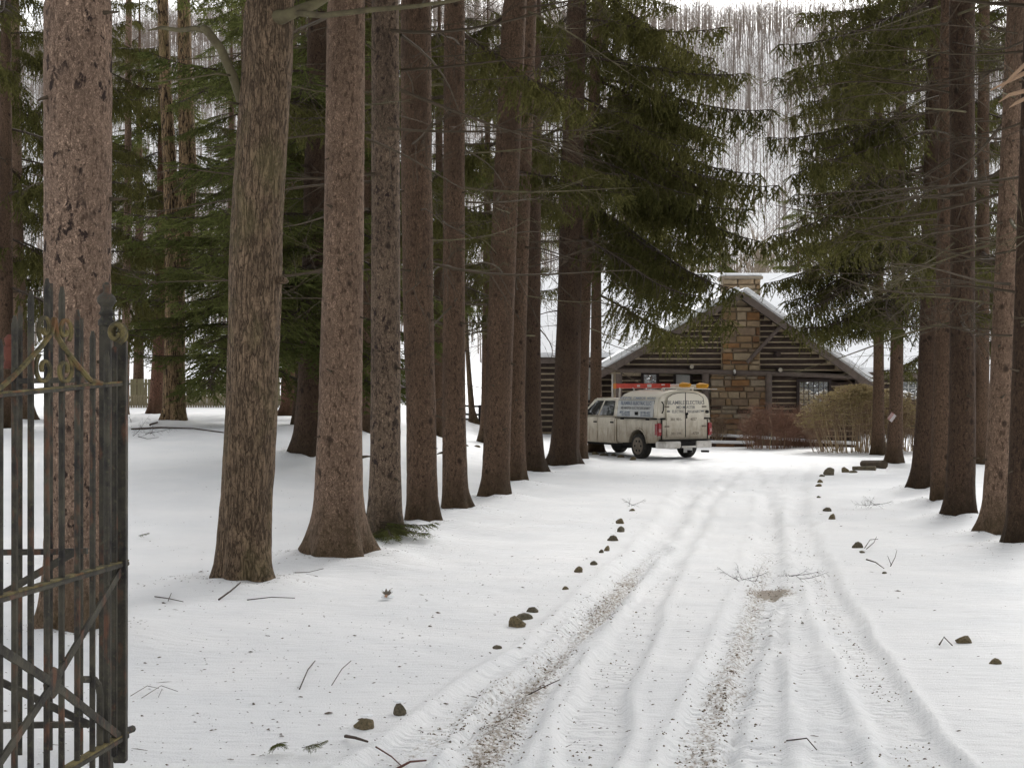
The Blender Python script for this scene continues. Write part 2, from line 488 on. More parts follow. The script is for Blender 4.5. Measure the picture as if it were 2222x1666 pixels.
# ------------------------------------------------------------------ the snow-covered ground, one sheet to the horizon
def track(pts, w, depth, dirt):
    return [tuple(at(*p)[:2]) for p in pts], w, depth, dirt
TRACKS = [
 track([(760, 1720), (930, 1600), (1060, 1500), (1190, 1400), (1310, 1290), (1400, 1200), (1470, 1110), (1500, 1050), (1500, 1012), (1475, 1000)], .26, .030, .75),
 track([(1010, 1720), (1090, 1560), (1180, 1450), (1270, 1350), (1370, 1240), (1440, 1160), (1500, 1080), (1560, 1030), (1580, 1010)], .22, .034, .9),
 track([(1260, 1720), (1310, 1500), (1370, 1370), (1430, 1260), (1490, 1160), (1545, 1080), (1600, 1020), (1590, 1003)], .20, .036, .55),
 track([(1490, 1720), (1560, 1510), (1610, 1380), (1648, 1270), (1664, 1170), (1672, 1100), (1645, 1030), (1600, 1000)], .22, .032, .85),
 track([(1640, 1720), (1640, 1510), (1660, 1380), (1670, 1270), (1680, 1170), (1662, 1090), (1700, 1020)], .20, .024, .5),
 track([(1830, 1720), (1790, 1560), (1740, 1420), (1715, 1300), (1700, 1200), (1690, 1110), (1720, 1030)], .16, .016, .4),
 track([(2040, 1720), (1950, 1560), (1870, 1430), (1800, 1300), (1752, 1200), (1728, 1110), (1738, 1040), (1755, 1005)], .22, .034, .7),
 track([(1390, 997), (1480, 1003), (1600, 1000), (1750, 992), (1900, 990)], .25, .03, .15),
 track([(1490, 1000), (1560, 990), (1700, 983), (1900, 980)], .25, .03, .15),
]
PUDDLES = [(at(1362, 1252), .28, .85), (at(1671, 1275), .34, 1.0), (at(1610, 1490), .30, .7), (at(1150, 1545), .35, .5), (at(1050, 1660), .25, .45), (at(1580, 1560), .30, .4), (at(1850, 1560), .25, .3)]

def seg_dist(X, Y, pts):
    best = np.full(X.shape, 1e9); along = np.zeros(X.shape); run = 0.0
    for (ax, ay), (bx, by) in zip(pts[:-1], pts[1:]):
        dx, dy = bx - ax, by - ay; L = math.hypot(dx, dy)
        t = np.clip(((X - ax) * dx + (Y - ay) * dy) / (L * L), 0, 1)
        d = np.hypot(X - ax - t * dx, Y - ay - t * dy)
        k = d < best
        best = np.where(k, d, best); along = np.where(k, run + t * L, along); run += L
    return best, along

def zground(X, Y, detail=True):
    X = np.asarray(X, float); Y = np.asarray(Y, float)
    z = zsmooth(X, Y)
    near = S((70 - Y) / 30)
    z = z + near * ((fbm(X / 2.2, Y / 2.2, 0, 3) - .5) * .10)
    dirt = np.zeros(X.shape); road = np.zeros(X.shape); rut = np.zeros(X.shape); along = np.zeros(X.shape); dmin = np.full(X.shape, 9.)
    if detail:
        z = z + near * ((fbm(X / .5, Y / .28, 5, 3) - .5) * .016 + (fbm(X / .11, Y / .11, 2, 3) - .5) * .012)
    for pts, w, dep, dr in TRACKS:
        w = w * .78
        wob = (vnoise(X * 2.3, Y * 1.1, 3.3) - .5) * .10
        d, s = seg_dist(X, Y, pts)
        d = d + wob
        u = np.clip(d / w, 0, 4)
        dep = dep * .95
        z = z - dep * (1 - S((u - .74) / .28))
        z = z + dep * .6 * np.exp(-((u - 1.16) / .20) ** 2) * (.5 + vnoise(X * 5, Y * 3, 2.7))
        if detail:
            k_ = u < dmin; dmin = np.where(k_, u, dmin); along = np.where(k_, s, along); rut = np.maximum(rut, 1 - S((u - .7) / .3))
            z = z + (fbm(X * 14, Y * 14, 1, 2) - .5) * .030 * (1 - S((u - .8) / .6)) * S((26 - Y) / 16)
        fade = (.35 + .65 * S((24 - Y) / 12))
        dirt = np.maximum(dirt, dr * fade * np.exp(-(d / (w * 1.25)) ** 2))
        road = np.maximum(road, np.exp(-(d / .9) ** 2))
    for q, r_, a in PUDDLES:
        d = np.hypot(X - q.x, (Y - q.y) * .55)
        dirt = np.maximum(dirt, a * 1.15 * np.exp(-(d / r_) ** 2))
    for t in TD:
        bx, by = t['base'].x, t['base'].y; r0 = max(t['line'][0][2], .2)
        d = np.hypot(X - bx, Y - by)
        ang = np.arctan2(Y - by, X - bx)
        z = z + (.06 + .07 * vnoise(ang * 1.7 + bx * 5, d * 3)) * np.exp(-((d - r0 * 1.1) / .45) ** 2) * S((50 - by) / 10)
    zground.extra = (rut, along)
    return z, dirt, road

def gz(x, y):
    return float(zground(np.array([x]), np.array([y]), False)[0][0])

rows = list(np.linspace(-60, 3, 14)[:-1]) + list(np.exp(np.linspace(math.log(3), math.log(78), 600))) + list(np.exp(np.linspace(math.log(80), math.log(3000), 60)))
uc = np.arange(-.60, .6001, .0042)
ext = .6 * np.exp(np.linspace(0, math.log(9), 22))[1:]
us = np.concatenate([-ext[::-1], uc, ext])
Yr = np.array(rows)
Wd = np.where(Yr > 3, Yr, 3 + (3 - Yr) * 1.5)
GX = us[None, :] * Wd[:, None]; GY = np.repeat(Yr[:, None], len(us), 1)
GZ, GD, GR = zground(GX, GY); GU, GA = zground.extra
nr, nc = GX.shape
gv = np.stack([GX, GY, GZ], -1).reshape(-1, 3)
ii = np.arange(nr * nc).reshape(nr, nc)
gf = np.stack([ii[:-1, :-1], ii[:-1, 1:], ii[1:, 1:], ii[1:, :-1]], -1).reshape(-1, 4)

sn = NT('snow')
v = sn.coords('Object')
dirt = sn.attr('dirt'); road = sn.attr('road')
sp = sn.noise(sn.coords('Object', (1, .6, 1)), 40, 5, .7)
sp2 = sn.noise(v, 95, 3, .6)
dmask = sn.math('MULTIPLY', sn.step(sn.math('ADD', sn.math('MULTIPLY', dirt, .50), sn.math('MULTIPLY', sp, .62)), .69, .80), .85)
speck = sn.math('MULTIPLY', sn.step(sp2, .70, .76), .30)
sc_ = sn.mix(sn.step(sn.noise(v, .9, 4), .3, .7), (.75, .76, .77, 1), (.83, .83, .83, 1))
sc_ = sn.mix(sn.math('MULTIPLY', road, .16), sc_, (.62, .61, .60, 1))
sc_ = sn.mix(speck, sc_, (.30, .26, .21, 1))
soil = sn.mix(sn.noise(v, 60, 3), (.12, .088, .055, 1), (.32, .25, .17, 1))
sc_ = sn.mix(dmask, sc_, soil)
sn.color(sc_); sn.rough(.75)
lug = sn.math('SINE', sn.math('ADD', sn.math('MULTIPLY', sn.attr('along'), 2 * math.pi / .075), sn.math('MULTIPLY', sn.noise(v, 14, 3), 7.0)), 0)
lug = sn.math('MULTIPLY', sn.math('MULTIPLY', lug, sn.math('MULTIPLY', sn.attr('rut'), sn.step(sn.noise(v, 1.3, 3), .45, .60))), .20)
sn.bump(sn.math('ADD', lug, sn.math('ADD', sn.noise(sn.coords('Object', (.45, 2.0, 1)), 8, 5, .62), sn.math('MULTIPLY', sp2, .35))), .6, .035)
M['snow'] = sn.mat
gme = make_mesh('snow_ground', gv, gf, M['snow'], None, True)
for nm, arr in (('dirt', GD), ('road', GR), ('rut', GU), ('along', GA)):
    a = gme.attributes.new(nm, 'FLOAT', 'POINT'); a.data.foreach_set('value', arr.reshape(-1).astype(np.float32))
ground = link('snow_ground', gme)
tag(ground, 'snow-covered ground with rutted drive and wooded hill', kind='structure')

# clean snow used on roofs, stones and walls
m_ = NT('snow_clean'); m_.color((.86, .87, .885, 1)); m_.rough(.7)
m_.bump(m_.noise(m_.coords('Object'), 6, 4), .4, .05); M['snow_clean'] = m_.mat

# ------------------------------------------------------------------ trees
def trunk_mesh(t, segs, dz):
    line = t['line']; b = t['base']
    zs = [p[1] for p in line]
    top = b.z + t['H']
    dzl = line[-1][1] - line[-3][1]
    slope = (line[-1][0] - line[-3][0]) / dzl
    r_end = line[-1][2]
    z0 = zs[0] - .45
    n = max(8, int((line[-1][1] - z0) / dz))
    zz = list(np.linspace(z0, line[-1][1], n)) + list(np.linspace(line[-1][1], top, 14)[1:])
    zz = np.array(zz)
    cx = np.interp(zz, zs, [p[0] for p in line]); rr = np.interp(zz, zs, [p[2] for p in line])
    up = zz > zs[-1]
    cx = np.where(up, line[-1][0] + slope * .4 * (zz - zs[-1]), cx)
    rr = np.where(up, r_end * (1 - .93 * (zz - zs[-1]) / (top - zs[-1])), rr)
    if zs[0] > z0: rr = np.where(zz < zs[0], line[0][2] * 1.02, rr)
    # ease the kinks of the measured line
    k = np.array([.25, .5, .25])
    for _ in range(6):
        cx[1:-1] = np.convolve(cx, k, 'valid'); rr[1:-1] = np.convolve(rr, k, 'valid')
    a = np.arange(segs) * 2 * np.pi / segs + np.pi / 2
    A, Z = np.meshgrid(a, zz)
    Rr = np.repeat(rr[:, None], segs, 1)
    hgt = Z - zs[0]
    seed = b.x * 13.7
    flare = np.exp(-np.clip(hgt, -.2, 9) / (.24 * (1 + .55 * np.sin(A * 3 + seed * 1.7) * np.sin(A * 2 + seed))))
    lob = np.sin(A * 5 + seed) * .20 + np.sin(A * 3 + seed * 2) * .12 + (vnoise(np.cos(A) * 2.5 + seed, np.sin(A) * 2.5) - .5) * .3
    Rr = Rr * (1 + flare * lob)
    amp = .10 if t['mat'] in ('bark_furrow', 'bark_rotten') else .05
    Rr = Rr * (1 + amp * (fbm(np.cos(A) * 2.2 + seed, np.sin(A) * 2.2, Z * 1.1, 4) - .5) * 2 * .6)
    Rr = Rr + .012 * (fbm(np.cos(A) * 9 + seed, np.sin(A) * 9, Z * 9, 2) - .5)
    X = np.repeat(cx[:, None], segs, 1) + Rr * np.cos(A)
    Y = b.y + Rr * np.sin(A)
    v = np.stack([X - b.x, Y - b.y, Z - b.z], -1).reshape(-1, 3)
    nz = len(zz); ii = np.arange(nz * segs).reshape(nz, segs)
    jj = np.roll(ii, -1, 1)
    f = np.stack([ii[:-1], jj[:-1], jj[1:], ii[1:]], -1).reshape(-1, 4)
    return v, f, (zz, cx, rr)

def bough_mesh(seed, L, tw=1.0, dens=1.0, flat=False):
    """a spruce bough along +X: main limb, side branchlets, curtains of hanging twigs with needles"""
    r_ = random.Random(seed)
    wv, wf = [], []
    tri = []
    def stick(p, q, ra, rb):
        d = (q - p)
        if d.length < 1e-5: return
        u = d.orthogonal().normalized(); w = d.normalized().cross(u)
        b = len(wv)
        for c, ra_ in ((p, ra), (q, rb)):
            for k in range(3):
                a = k * 2.0944
                wv.append(c + (u * math.cos(a) + w * math.sin(a)) * ra_)
        for k in range(3):
            wf.append((b + k, b + (k + 1) % 3, b + 3 + (k + 1) % 3, b + 3 + k))
    drp = r_.uniform(.10, .24)
    def main(s):
        return Vector((L * s, math.sin(s * 5 + seed) * .06 * L * s, L * (.05 * s - drp * s * s + .16 * s ** 4)))
    N = 14
    for i in range(N):
        stick(main(i / N), main((i + 1) / N), .03 * (1 - i / N) + .006, .03 * (1 - (i + 1) / N) + .006)
    def twig(p, h, d0):
        n = max(3, int(h / .05))
        d = d0.normalized()
        for k in range(n):
            s = k / n
            q = p + d * (h * s) + Vector((0, 0, -.10 * h * s * s))
            wdt = (.062 * (1 - s * .45)) * tw
            for e in (0, 1):
                az = r_.uniform(0, 6.283)
                o = Vector((math.cos(az), math.sin(az), r_.uniform(-.9, .1)))
                tip = q + o * wdt + d * .035
                sd = Vector((-math.sin(az), math.cos(az), 0)) * .011 * tw
                tri.append((q - sd, q + sd, tip))
                if k % 2 == 0: tri.append((q + d * .02 - sd * 1.2, q + sd * 1.2 + d * .09, tip * .5 + q * .5 + d * .05))
        e = p + d * h + Vector((0, 0, -.10 * h))
        sd = d.cross(Vector((r_.uniform(-1, 1), r_.uniform(-1, 1), .2))).normalized() * .014 * tw
        tri.append((p - sd, p + sd, e))
    s = .10
    while s < 1.0:
        p = main(s)
        for side in (-1, 1):
            l = L * (.30 * (1 - s) ** .8 + .05) * r_.uniform(.55, 1.15)
            if s < .22: l *= .5
            if r_.random() < .12: continue
            ang = R(r_.uniform(38, 66)) * side
            dirv = Vector((math.cos(ang), math.sin(ang), r_.uniform(-.22, .20)))
            sag = r_.uniform(.05, .75)
            m = max(2, int(l / .09))
            prev = p
            for k in range(1, m + 1):
                u = k / m
                q = p + dirv * (l * u) + Vector((0, 0, -sag * l * u * u))
                stick(prev, q, .010 * (1 - u) + .004, .010 * (1 - u) + .003)
                if s > .15 or u > .4:
                    pat = math.sin(s * 21 + seed * 2 + side) + math.sin(u * 7 + s * 9 + seed)
                    for _ in range(0 if (pat < -.75 and not flat) else (1 if r_.random() > .5 * dens else 2)):
                        if flat:
                            a2 = ang + R(r_.uniform(25, 60)) * r_.choice((-1, 1))
                            d0 = Vector((math.cos(a2), math.sin(a2), r_.uniform(-.55, .02)))
                            twig(q, r_.uniform(.12, .32), d0)
                        else:
                            d0 = Vector((r_.gauss(.12, .34), r_.gauss(0, .32), -1))
                            twig(q, (.10 + .52 * r_.random() ** 1.7) * (1.1 - .3 * u), d0)
                prev = q
            twig(prev, r_.uniform(.15, .35), Vector((dirv.x, dirv.y, -.55 if not flat else -.15)))
        if s > .2:
            twig(p, r_.uniform(.12, .42), Vector((r_.uniform(-.2, .5), r_.uniform(-.2, .2), -1 if not flat else -.3)))
        s += .034
    for _ in range(3):
        twig(main(1), r_.uniform(.2, .35), Vector((1, r_.uniform(-.5, .5), r_.uniform(-.5, .1))))
    nv = len(wv)
    v = wv + [p for t in tri for p in t]
    f = wf + [(nv + 3 * i, nv + 3 * i + 1, nv + 3 * i + 2) for i in range(len(tri))]
    return [tuple(p) for p in v], f, [1] * len(wf) + [0] * len(tri)

BOUGH = {}
def boughs(kind):
    if kind not in BOUGH:
        lst = []
        for i in range(7):
            v, f, m = bough_mesh(50 + i + (100 if kind != 'spruce' else 0), 3.0, 1.0, 1.0, flat=(kind == 'hemlock'))
            mats = [M['needles_light'] if kind == 'hemlock' else M['needles'], M['wood_twig']]
            lst.append(make_mesh('bough', v, f, mats, m))
        BOUGH[kind] = lst
    return BOUGH[kind]

def dead_mesh(seed, L, mat, twigs=24):
    r_ = random.Random(seed); mb = MB()
    cur = r_.uniform(-.22, .10)
    def mp(s): return Vector((L * s, L * .08 * math.sin(3 * s + seed), L * (.04 * s + cur * s * s + .10 * s ** 3)))
    n = 7
    mb.tube([mp(i / n) for i in range(n + 1)], [.0145 * (1 - i / n) + .0035 for i in range(n + 1)], 4, False)
    for k in range(twigs):
        s = r_.uniform(.12, 1.0); p = mp(s)
        l = r_.uniform(.25, .85) * (1.15 - .6 * s)
        a = R(r_.uniform(25, 65)) * r_.choice((-1, 1))
        d = Vector((math.cos(a), math.sin(a), r_.uniform(-.55, .15))).normalized()
        c = r_.uniform(-.3, .05)
        pts = [p + d * (l * u) + Vector((0, 0, c * l * u * u)) for u in (0, .35, .7, 1)]
        mb.tube(pts, [.0045, .0038, .003, .0018], 3, False)
        for _ in range(2):
            q = pts[r_.choice((1, 2))]
            d2 = (d + Vector((r_.uniform(-.8, .8), r_.uniform(-.8, .8), r_.uniform(-.6, .2)))).normalized()
            mb.tube([q, q + d2 * r_.uniform(.1, .35)], [.0028, .0016], 3, False)
    return make_mesh('branch', [tuple(p) for p in mb.v], mb.f, mat)
DEAD = [dead_mesh(i, 2.2, M['wood_lichen'] if i in (2, 6) else M['wood_dead'], 9 + 2 * (i % 4)) for i in range(9)]

def place(me, name, parent, loc, az, pitch, roll, sc):
    o = bpy.data.objects.new(name, me); o.parent = parent
    o.location = loc; o.rotation_euler = Euler((roll, -pitch, az), 'XYZ')
    o.scale = (sc, sc, sc)
    col.objects.link(o); return o

M['branch_tan'] = simple('branch_tan', (.36, .235, .15), .85, .3, 9)
TREE = []
for i, t in enumerate(TD):
    root = empty(t['name'], t['base'])
    tag(root, t['label'], 'tree', t['group'])
    big = t['D'] < 15
    v, f, axis = trunk_mesh(t, 120 if big else 56, .03 if big else .07)
    me = make_mesh('trunk', v, f, M[t['mat']], None, True)
    link('trunk', me, root)
    t['root'] = root; t['axis'] = axis; t['i'] = i
    TREE.append(t)

def axis_at(t, z):
    zz, cx, rr = t['axis']
    return Vector((float(np.interp(z, zz, cx)) - t['base'].x, 0, z - t['base'].z)), float(np.interp(z, zz, rr))

def crown(t):
    if 'crown' not in t:
        t['crown'] = empty('crown', (0, 0, 0), 0, t['root'])
    return t['crown']

def add_boughs(t, z0, z1, n, az=(0, 360), pitch=(-25, 0), sc=(1, 1.5), kind='spruce', taper=0.0):
    c = crown(t); ms = boughs(kind)
    for k in range(n):
        z = z0 + (z1 - z0) * (k + rnd.random()) / n
        p, r_ = axis_at(t, z)
        a = R(rnd.uniform(*az)) if az[1] - az[0] < 300 else R(k * 137.5 + rnd.uniform(-25, 25))
        s_ = rnd.uniform(*sc) * (1 - taper * (z - z0) / max(.1, z1 - z0))
        place(rnd.choice(ms), 'bough', c, p, a, R(rnd.uniform(*pitch)), rnd.uniform(-.25, .25), s_)

def add_dead(t, z0, z1, n, az=(0, 360), pitch=(-14, 8), sc=(.5, 1.35)):
    n = int(n * (.85 if t['group'] == ROW_L else .62))
    for k in range(n):
        z = z0 + (z1 - z0) * (k + rnd.random()) / n
        p, r_ = axis_at(t, z)
        a = R(rnd.uniform(*az))
        p = p + Vector((math.cos(a), math.sin(a), 0)) * r_ * .9
        place(rnd.choice(DEAD), 'branch', t['root'], p, a, R(rnd.uniform(*pitch)), rnd.uniform(-3, 3), rnd.uniform(*sc))

STUB = []
for k in range(3):
    mb = MB(); mb.tube([(-.03, 0, 0), (.05, 0, .004), (.09 + .05 * k, .01, .012 * k)], [.022, .013, .008 - .001 * k], 6); STUB.append(make_mesh('branch_stub', [tuple(p) for p in mb.v], mb.f, M['wood_dead']))
for t in list(TREE):
    if t['D'] < 32 and t['name'] == 'spruce_tree':
        for k in range(9):
            z = t['base'].z + .9 + .5 * k + rnd.uniform(-.2, .2); p_, r_ = axis_at(t, z); a = R(rnd.uniform(175, 365))
            place(STUB[k % 3], 'branch_stub', t['root'], p_ + Vector((math.cos(a), math.sin(a), 0)) * r_, a, R(rnd.uniform(-25, 10)), 0, rnd.uniform(.5, 1.1))

def T(word):
    for t in TREE:
        if word in t['label']: return t
    raise KeyError(word)

Z = lambda py, D: EYE + (840 - py) / F * D
# canopy above the frame of the near trees (it shades the snow), dead limbs within it
for t in TREE:
    D = t['D']; zt = Z(0, D)
    if t['name'] == 'dead_tree' or t['H'] < 10: continue
    if D < 18:
        add_boughs(t, max(zt + 2.2, 7.6), t['base'].z + t['H'] - .5, 26, pitch=(-12, 6), sc=(1.3, 1.9), taper=.55)
    elif D < 30:
        add_boughs(t, max(zt + 1.5, 7.2), t['base'].z + t['H'] - .5, 11, pitch=(-14, 4), sc=(.8, 1.1), taper=.65)
    elif t['group'] != BACK:
        add_boughs(t, zt + .3, t['base'].z + t['H'] - .5, 9, pitch=(-22, 2), sc=(.8, 1.2), taper=.6)
# left row: bare dead limbs between the trunks
for w, z0, n in (('mottled grey', 3.4, 16), ('dark brown spruce trunk touching', 3.0, 18), ('standing alone', 2.6, 26), ('warm brown', 2.7, 26),
                 ('half hidden', 2.6, 26), ('narrow dark', 2.6, 30), ('stout dark', 3.2, 34), ('pressed against', 3.0, 34)):
    t = T(w); add_dead(t, z0, Z(-40, t['D']), n)
t = T('rosy scaly'); add_dead(t, 3.5, 6, 4, az=(30, 150))
# big hanging boughs reaching over the drive from the far end of the left row
for w, z0, n, sc in (('stout dark', 5.6, 8, (1.1, 1.7)), ('pressed against', 5.2, 9, (1.1, 1.8))):
    t = T(w)
    add_boughs(t, z0, Z(-60, t['D']), n, az=(-38, 62), pitch=(-34, -10), sc=sc)
    add_boughs(t, z0 + 2, Z(-60, t['D']), 5, az=(62, 190), pitch=(-25, 0), sc=(.9, 1.3))
t = T('pressed against')
for z, az, pt, s_ in ((8.0, -6, -25, 1.85), (8.9, 9, -19, 1.9), (9.6, 2, -26, 1.7), (10.6, -4, -16, 1.7), (6.3, -24, -30, 1.25), (5.9, 12, -22, 1.05), (6.9, -8, -31, 1.35)):
    p_, r_ = axis_at(t, z); place(boughs('spruce')[int(z * 10) % 7], 'bough', crown(t), p_, R(az), R(pt), rnd.uniform(-.2, .2), s_)
for w in ('half hidden', 'narrow dark', 'standing alone', 'warm brown'):
    t = T(w); add_boughs(t, max(4.5, Z(430, t['D'])), Z(-60, t['D']), 4, az=(20, 170), pitch=(-25, 0), sc=(.7, 1.1))
# right row
t = T('carrying a small'); add_dead(t, 2.4, 13, 46); add_boughs(t, 4.0, Z(-60, t['D']), 24, az=(95, 262), pitch=(-30, -4), sc=(.8, 1.3)); add_boughs(t, 4.0, 13, 6, az=(-40, 90), pitch=(-25, 0), sc=(.6, 1.0))
for z, az, pt, s_ in ((5.3, 176, -22, 1.1), (4.3, 192, -25, .95), (3.9, 158, -20, .75), (6.2, 168, -26, 1.15), (3.6, 214, -20, .6)):
    p_, r_ = axis_at(t, z); place(boughs('spruce')[int(z * 10) % 7], 'bough', crown(t), p_, R(az), R(pt), rnd.uniform(-.2, .2), s_)
t = T('broad foot'); add_dead(t, 2.3, 9.5, 46); add_boughs(t, 4.8, Z(-60, t['D']), 9, az=(100, 235), pitch=(-28, -4), sc=(.8, 1.15))
t = T('wedged'); add_dead(t, 2.4, 8.5, 40); add_boughs(t, 4.2, Z(-60, t['D']), 5, az=(60, 200), pitch=(-24, 0), sc=(.7, 1.05))
t = T('straight dark'); add_dead(t, 2.3, 7.2, 44, az=(60, 330))
t = T('distant spruce'); add_dead(t, 3, 11, 30); add_boughs(t, 3.4, Z(-60, t['D']), 10, pitch=(-25, 0), sc=(.8, 1.2))
t = T('second from the right'); add_dead(t, 2.2, 6.6, 34, az=(70, 290))
t = T('cut by the right'); add_dead(t, 2.2, 6.2, 30, az=(80, 280))
# trees behind the left row
t = T('mossy dark'); add_dead(t, 2.6, 9, 16); add_boughs(t, 3.2, Z(-60, t['D']), 18, pitch=(-24, 4), sc=(.9, 1.3), kind='hemlock'); add_boughs(t, 5, 11, 5, pitch=(-24, 4), sc=(.9, 1.3))
t = T('in front of the paling'); add_boughs(t, 4.4, 14, 13, sc=(.9, 1.4), kind='hemlock'); add_dead(t, 3.5, 12, 12)
t = T('peeping'); add_boughs(t, 3.4, 13, 14, sc=(.9, 1.35)); add_dead(t, 3, 10, 14)
t = T('reddish pine trunk just'); add_boughs(t, 6.4, 15, 16, sc=(.8, 1.3), kind='hemlock'); add_dead(t, 3, 13, 18)
t = T('pole-thin'); add_boughs(t, 4.6, 14, 11, sc=(.7, 1.1)); add_dead(t, 3, 13, 22)
t = T('left edge of the photo behind'); add_boughs(t, 4.0, 12, 14, sc=(.8, 1.2)); add_dead(t, 2.6, 11, 24)
t = T('rotten'); add_dead(t, 5, 10.5, 8, sc=(.4, .9))

# a near spruce just beyond the right edge: only its crown and bare branch tips reach into view
b_ = Vector((4.6, 7.6, gz(4.6, 7.6)))
t = dict(name='spruce_tree', label='near spruce whose pale bare branch tips poke in at the top right corner', group=ROW_R, mat='bark_brown', base=b_, D=b_.y, H=20,
         line=[(4.6, b_.z, .34), (4.6, b_.z + .4, .26), (4.6, b_.z + 2, .21), (4.6, b_.z + 6, .19), (4.6, b_.z + 8, .17)])
root = empty('spruce_tree', b_); tag(root, t['label'], 'tree', ROW_R)
v, f, axis = trunk_mesh(t, 48, .1); link('trunk', make_mesh('trunk', v, f, M['bark_brown'], None, True), root)
t['root'] = root; t['axis'] = axis; TREE.append(t)
add_boughs(t, 6.8, 19, 32, pitch=(-10, 6), sc=(1.5, 2.1), taper=.55)
for k, pts in enumerate((((2300, 150), (2222, 160), (2190, 176), (2150, 196)), ((2300, 120), (2225, 140), (2195, 168), (2170, 194)), ((2320, 190), (2230, 196), (2190, 206), (2168, 222)), ((2300, 200), (2240, 206), (2205, 224), (2190, 234)))):
    mb = MB(); mb.tube([P(2700, 60, 7.5)] + [P(px, py, 7.3 - .1 * k) for px, py in pts], [.02, .014, .012, .009, .003], 6); mb.build('branch', M['branch_tan'], root, smooth=True)

t = T('mossy dark'); add_boughs(t, 2.0, 5.2, 13, az=(195, 345), pitch=(-20, 2), sc=(.8, 1.1), kind='hemlock')
# the second stem of the forked dead tree, the hardwood's limb, stub and burl
t = T('rotten'); D = t['D']; mb = MB()
pts = [P(385, 590, D), P(398, 520, D), P(408, 380, D), P(402, 200, D), P(398, 0, D), P(396, -200, D)]
mb.tube(pts, [.30, .26, .24, .20, .17, .10], 12); mb.build('stem', M['bark_rotten'], t['root'], smooth=True)
t = T('bent lichen'); D = t['D']; mb = MB()
mb.tube([P(548, 290, D), P(537, 255, D), P(522, 215, D), P(505, 165, D - .1), P(478, 105, D - .2), P(448, 66, D - .25), P(438, 58, D - .25)], [.055, .048, .044, .042, .04, .038, .03], 10)
mb.tube([P(450, 68, D - .25), P(425, 62, D - .2), P(390, 66, D - .1), P(350, 60, D), P(322, 66, D)], [.03, .026, .022, .018, .006], 8)
mb.tube([P(505, 165, D - .1), P(470, 160, D - .3), P(400, 172, D - .4), P(330, 178, D - .5)], [.012, .01, .007, .004], 5)
mb.tube([P(527, 228, D), P(495, 222, D - .2), P(465, 236, D - .3)], [.014, .01, .004], 5)
mb.build('limb', M['wood_lichen'], t['root'], smooth=True)
mb = MB()
mb.tube([P(590, 40, D - .1), P(618, 36, D - .22), P(640, 26, D - .25), P(682, 10, D - .25), P(720, -14, D - .2)], [.09, .06, .05, .045, .04], 10)
mb.tube([P(640, 28, D - .25), P(700, 34, D - .5), P(800, 22, D - .7), P(900, 14, D - .6), P(985, 2, D - .5), P(1060, -20, D - .3)], [.03, .028, .025, .02, .015, .008], 8)
mb.build('limb', M['wood_lichen'], t['root'], smooth=True)
mb = MB()
mb.lathe([(.005, -.03), (.05, -.02), (.062, 0), (.04, .03), (.012, .045)], P(612, 610, D - .1), 12); mb.build('burl', M['bark_furrow'], t['root'], smooth=True)
# low sprig at the foot of the mottled grey spruce
t = T('mottled grey'); c = empty('sprig', (0, 0, 0), 0, t['root'])
for k in range(5):
    place(boughs('hemlock')[k], 'bough', c, Vector((.05 - .10 * k * .3, -.25, .16 + .03 * k)), R(-150 + 40 * k + rnd.uniform(-15, 15)), R(-6), 0, .14 + .02 * k)

# further evergreens on the left and behind: things of their own
def evergreen(name, label, px, py, D, H, rad, z0, n, kind, group, mat='bark_brown', sc=(1, 1.4), dead=24):
    x = (px - 1111) / F * D; z = gz(x, D)
    b = Vector((x, D, z))
    t = dict(name=name, label=label, group=group, mat=mat, base=b, D=D, H=H,
             line=[(x, z, rad * 1.6), (x, z + .4, rad * 1.15), (x + .02, z + 2, rad), (x + .05, z + H * .6, rad * .6), (x + .05, z + H * .8, rad * .3)])
    root = empty(name, b); tag(root, label, 'tree', group)
    v, f, axis = trunk_mesh(t, 28, .25)
    link('trunk', make_mesh('trunk', v, f, M[mat], None, True), root)
    t['root'] = root; t['axis'] = axis; TREE.append(t)
    add_boughs(t, z + z0, z + H, n, pitch=(-24, 6), sc=sc, kind=kind, taper=.6)
    if dead: add_dead(t, z + 1.6, z + z0 + 4, dead)
    return t
BG = "dark evergreens filling the background on the left"
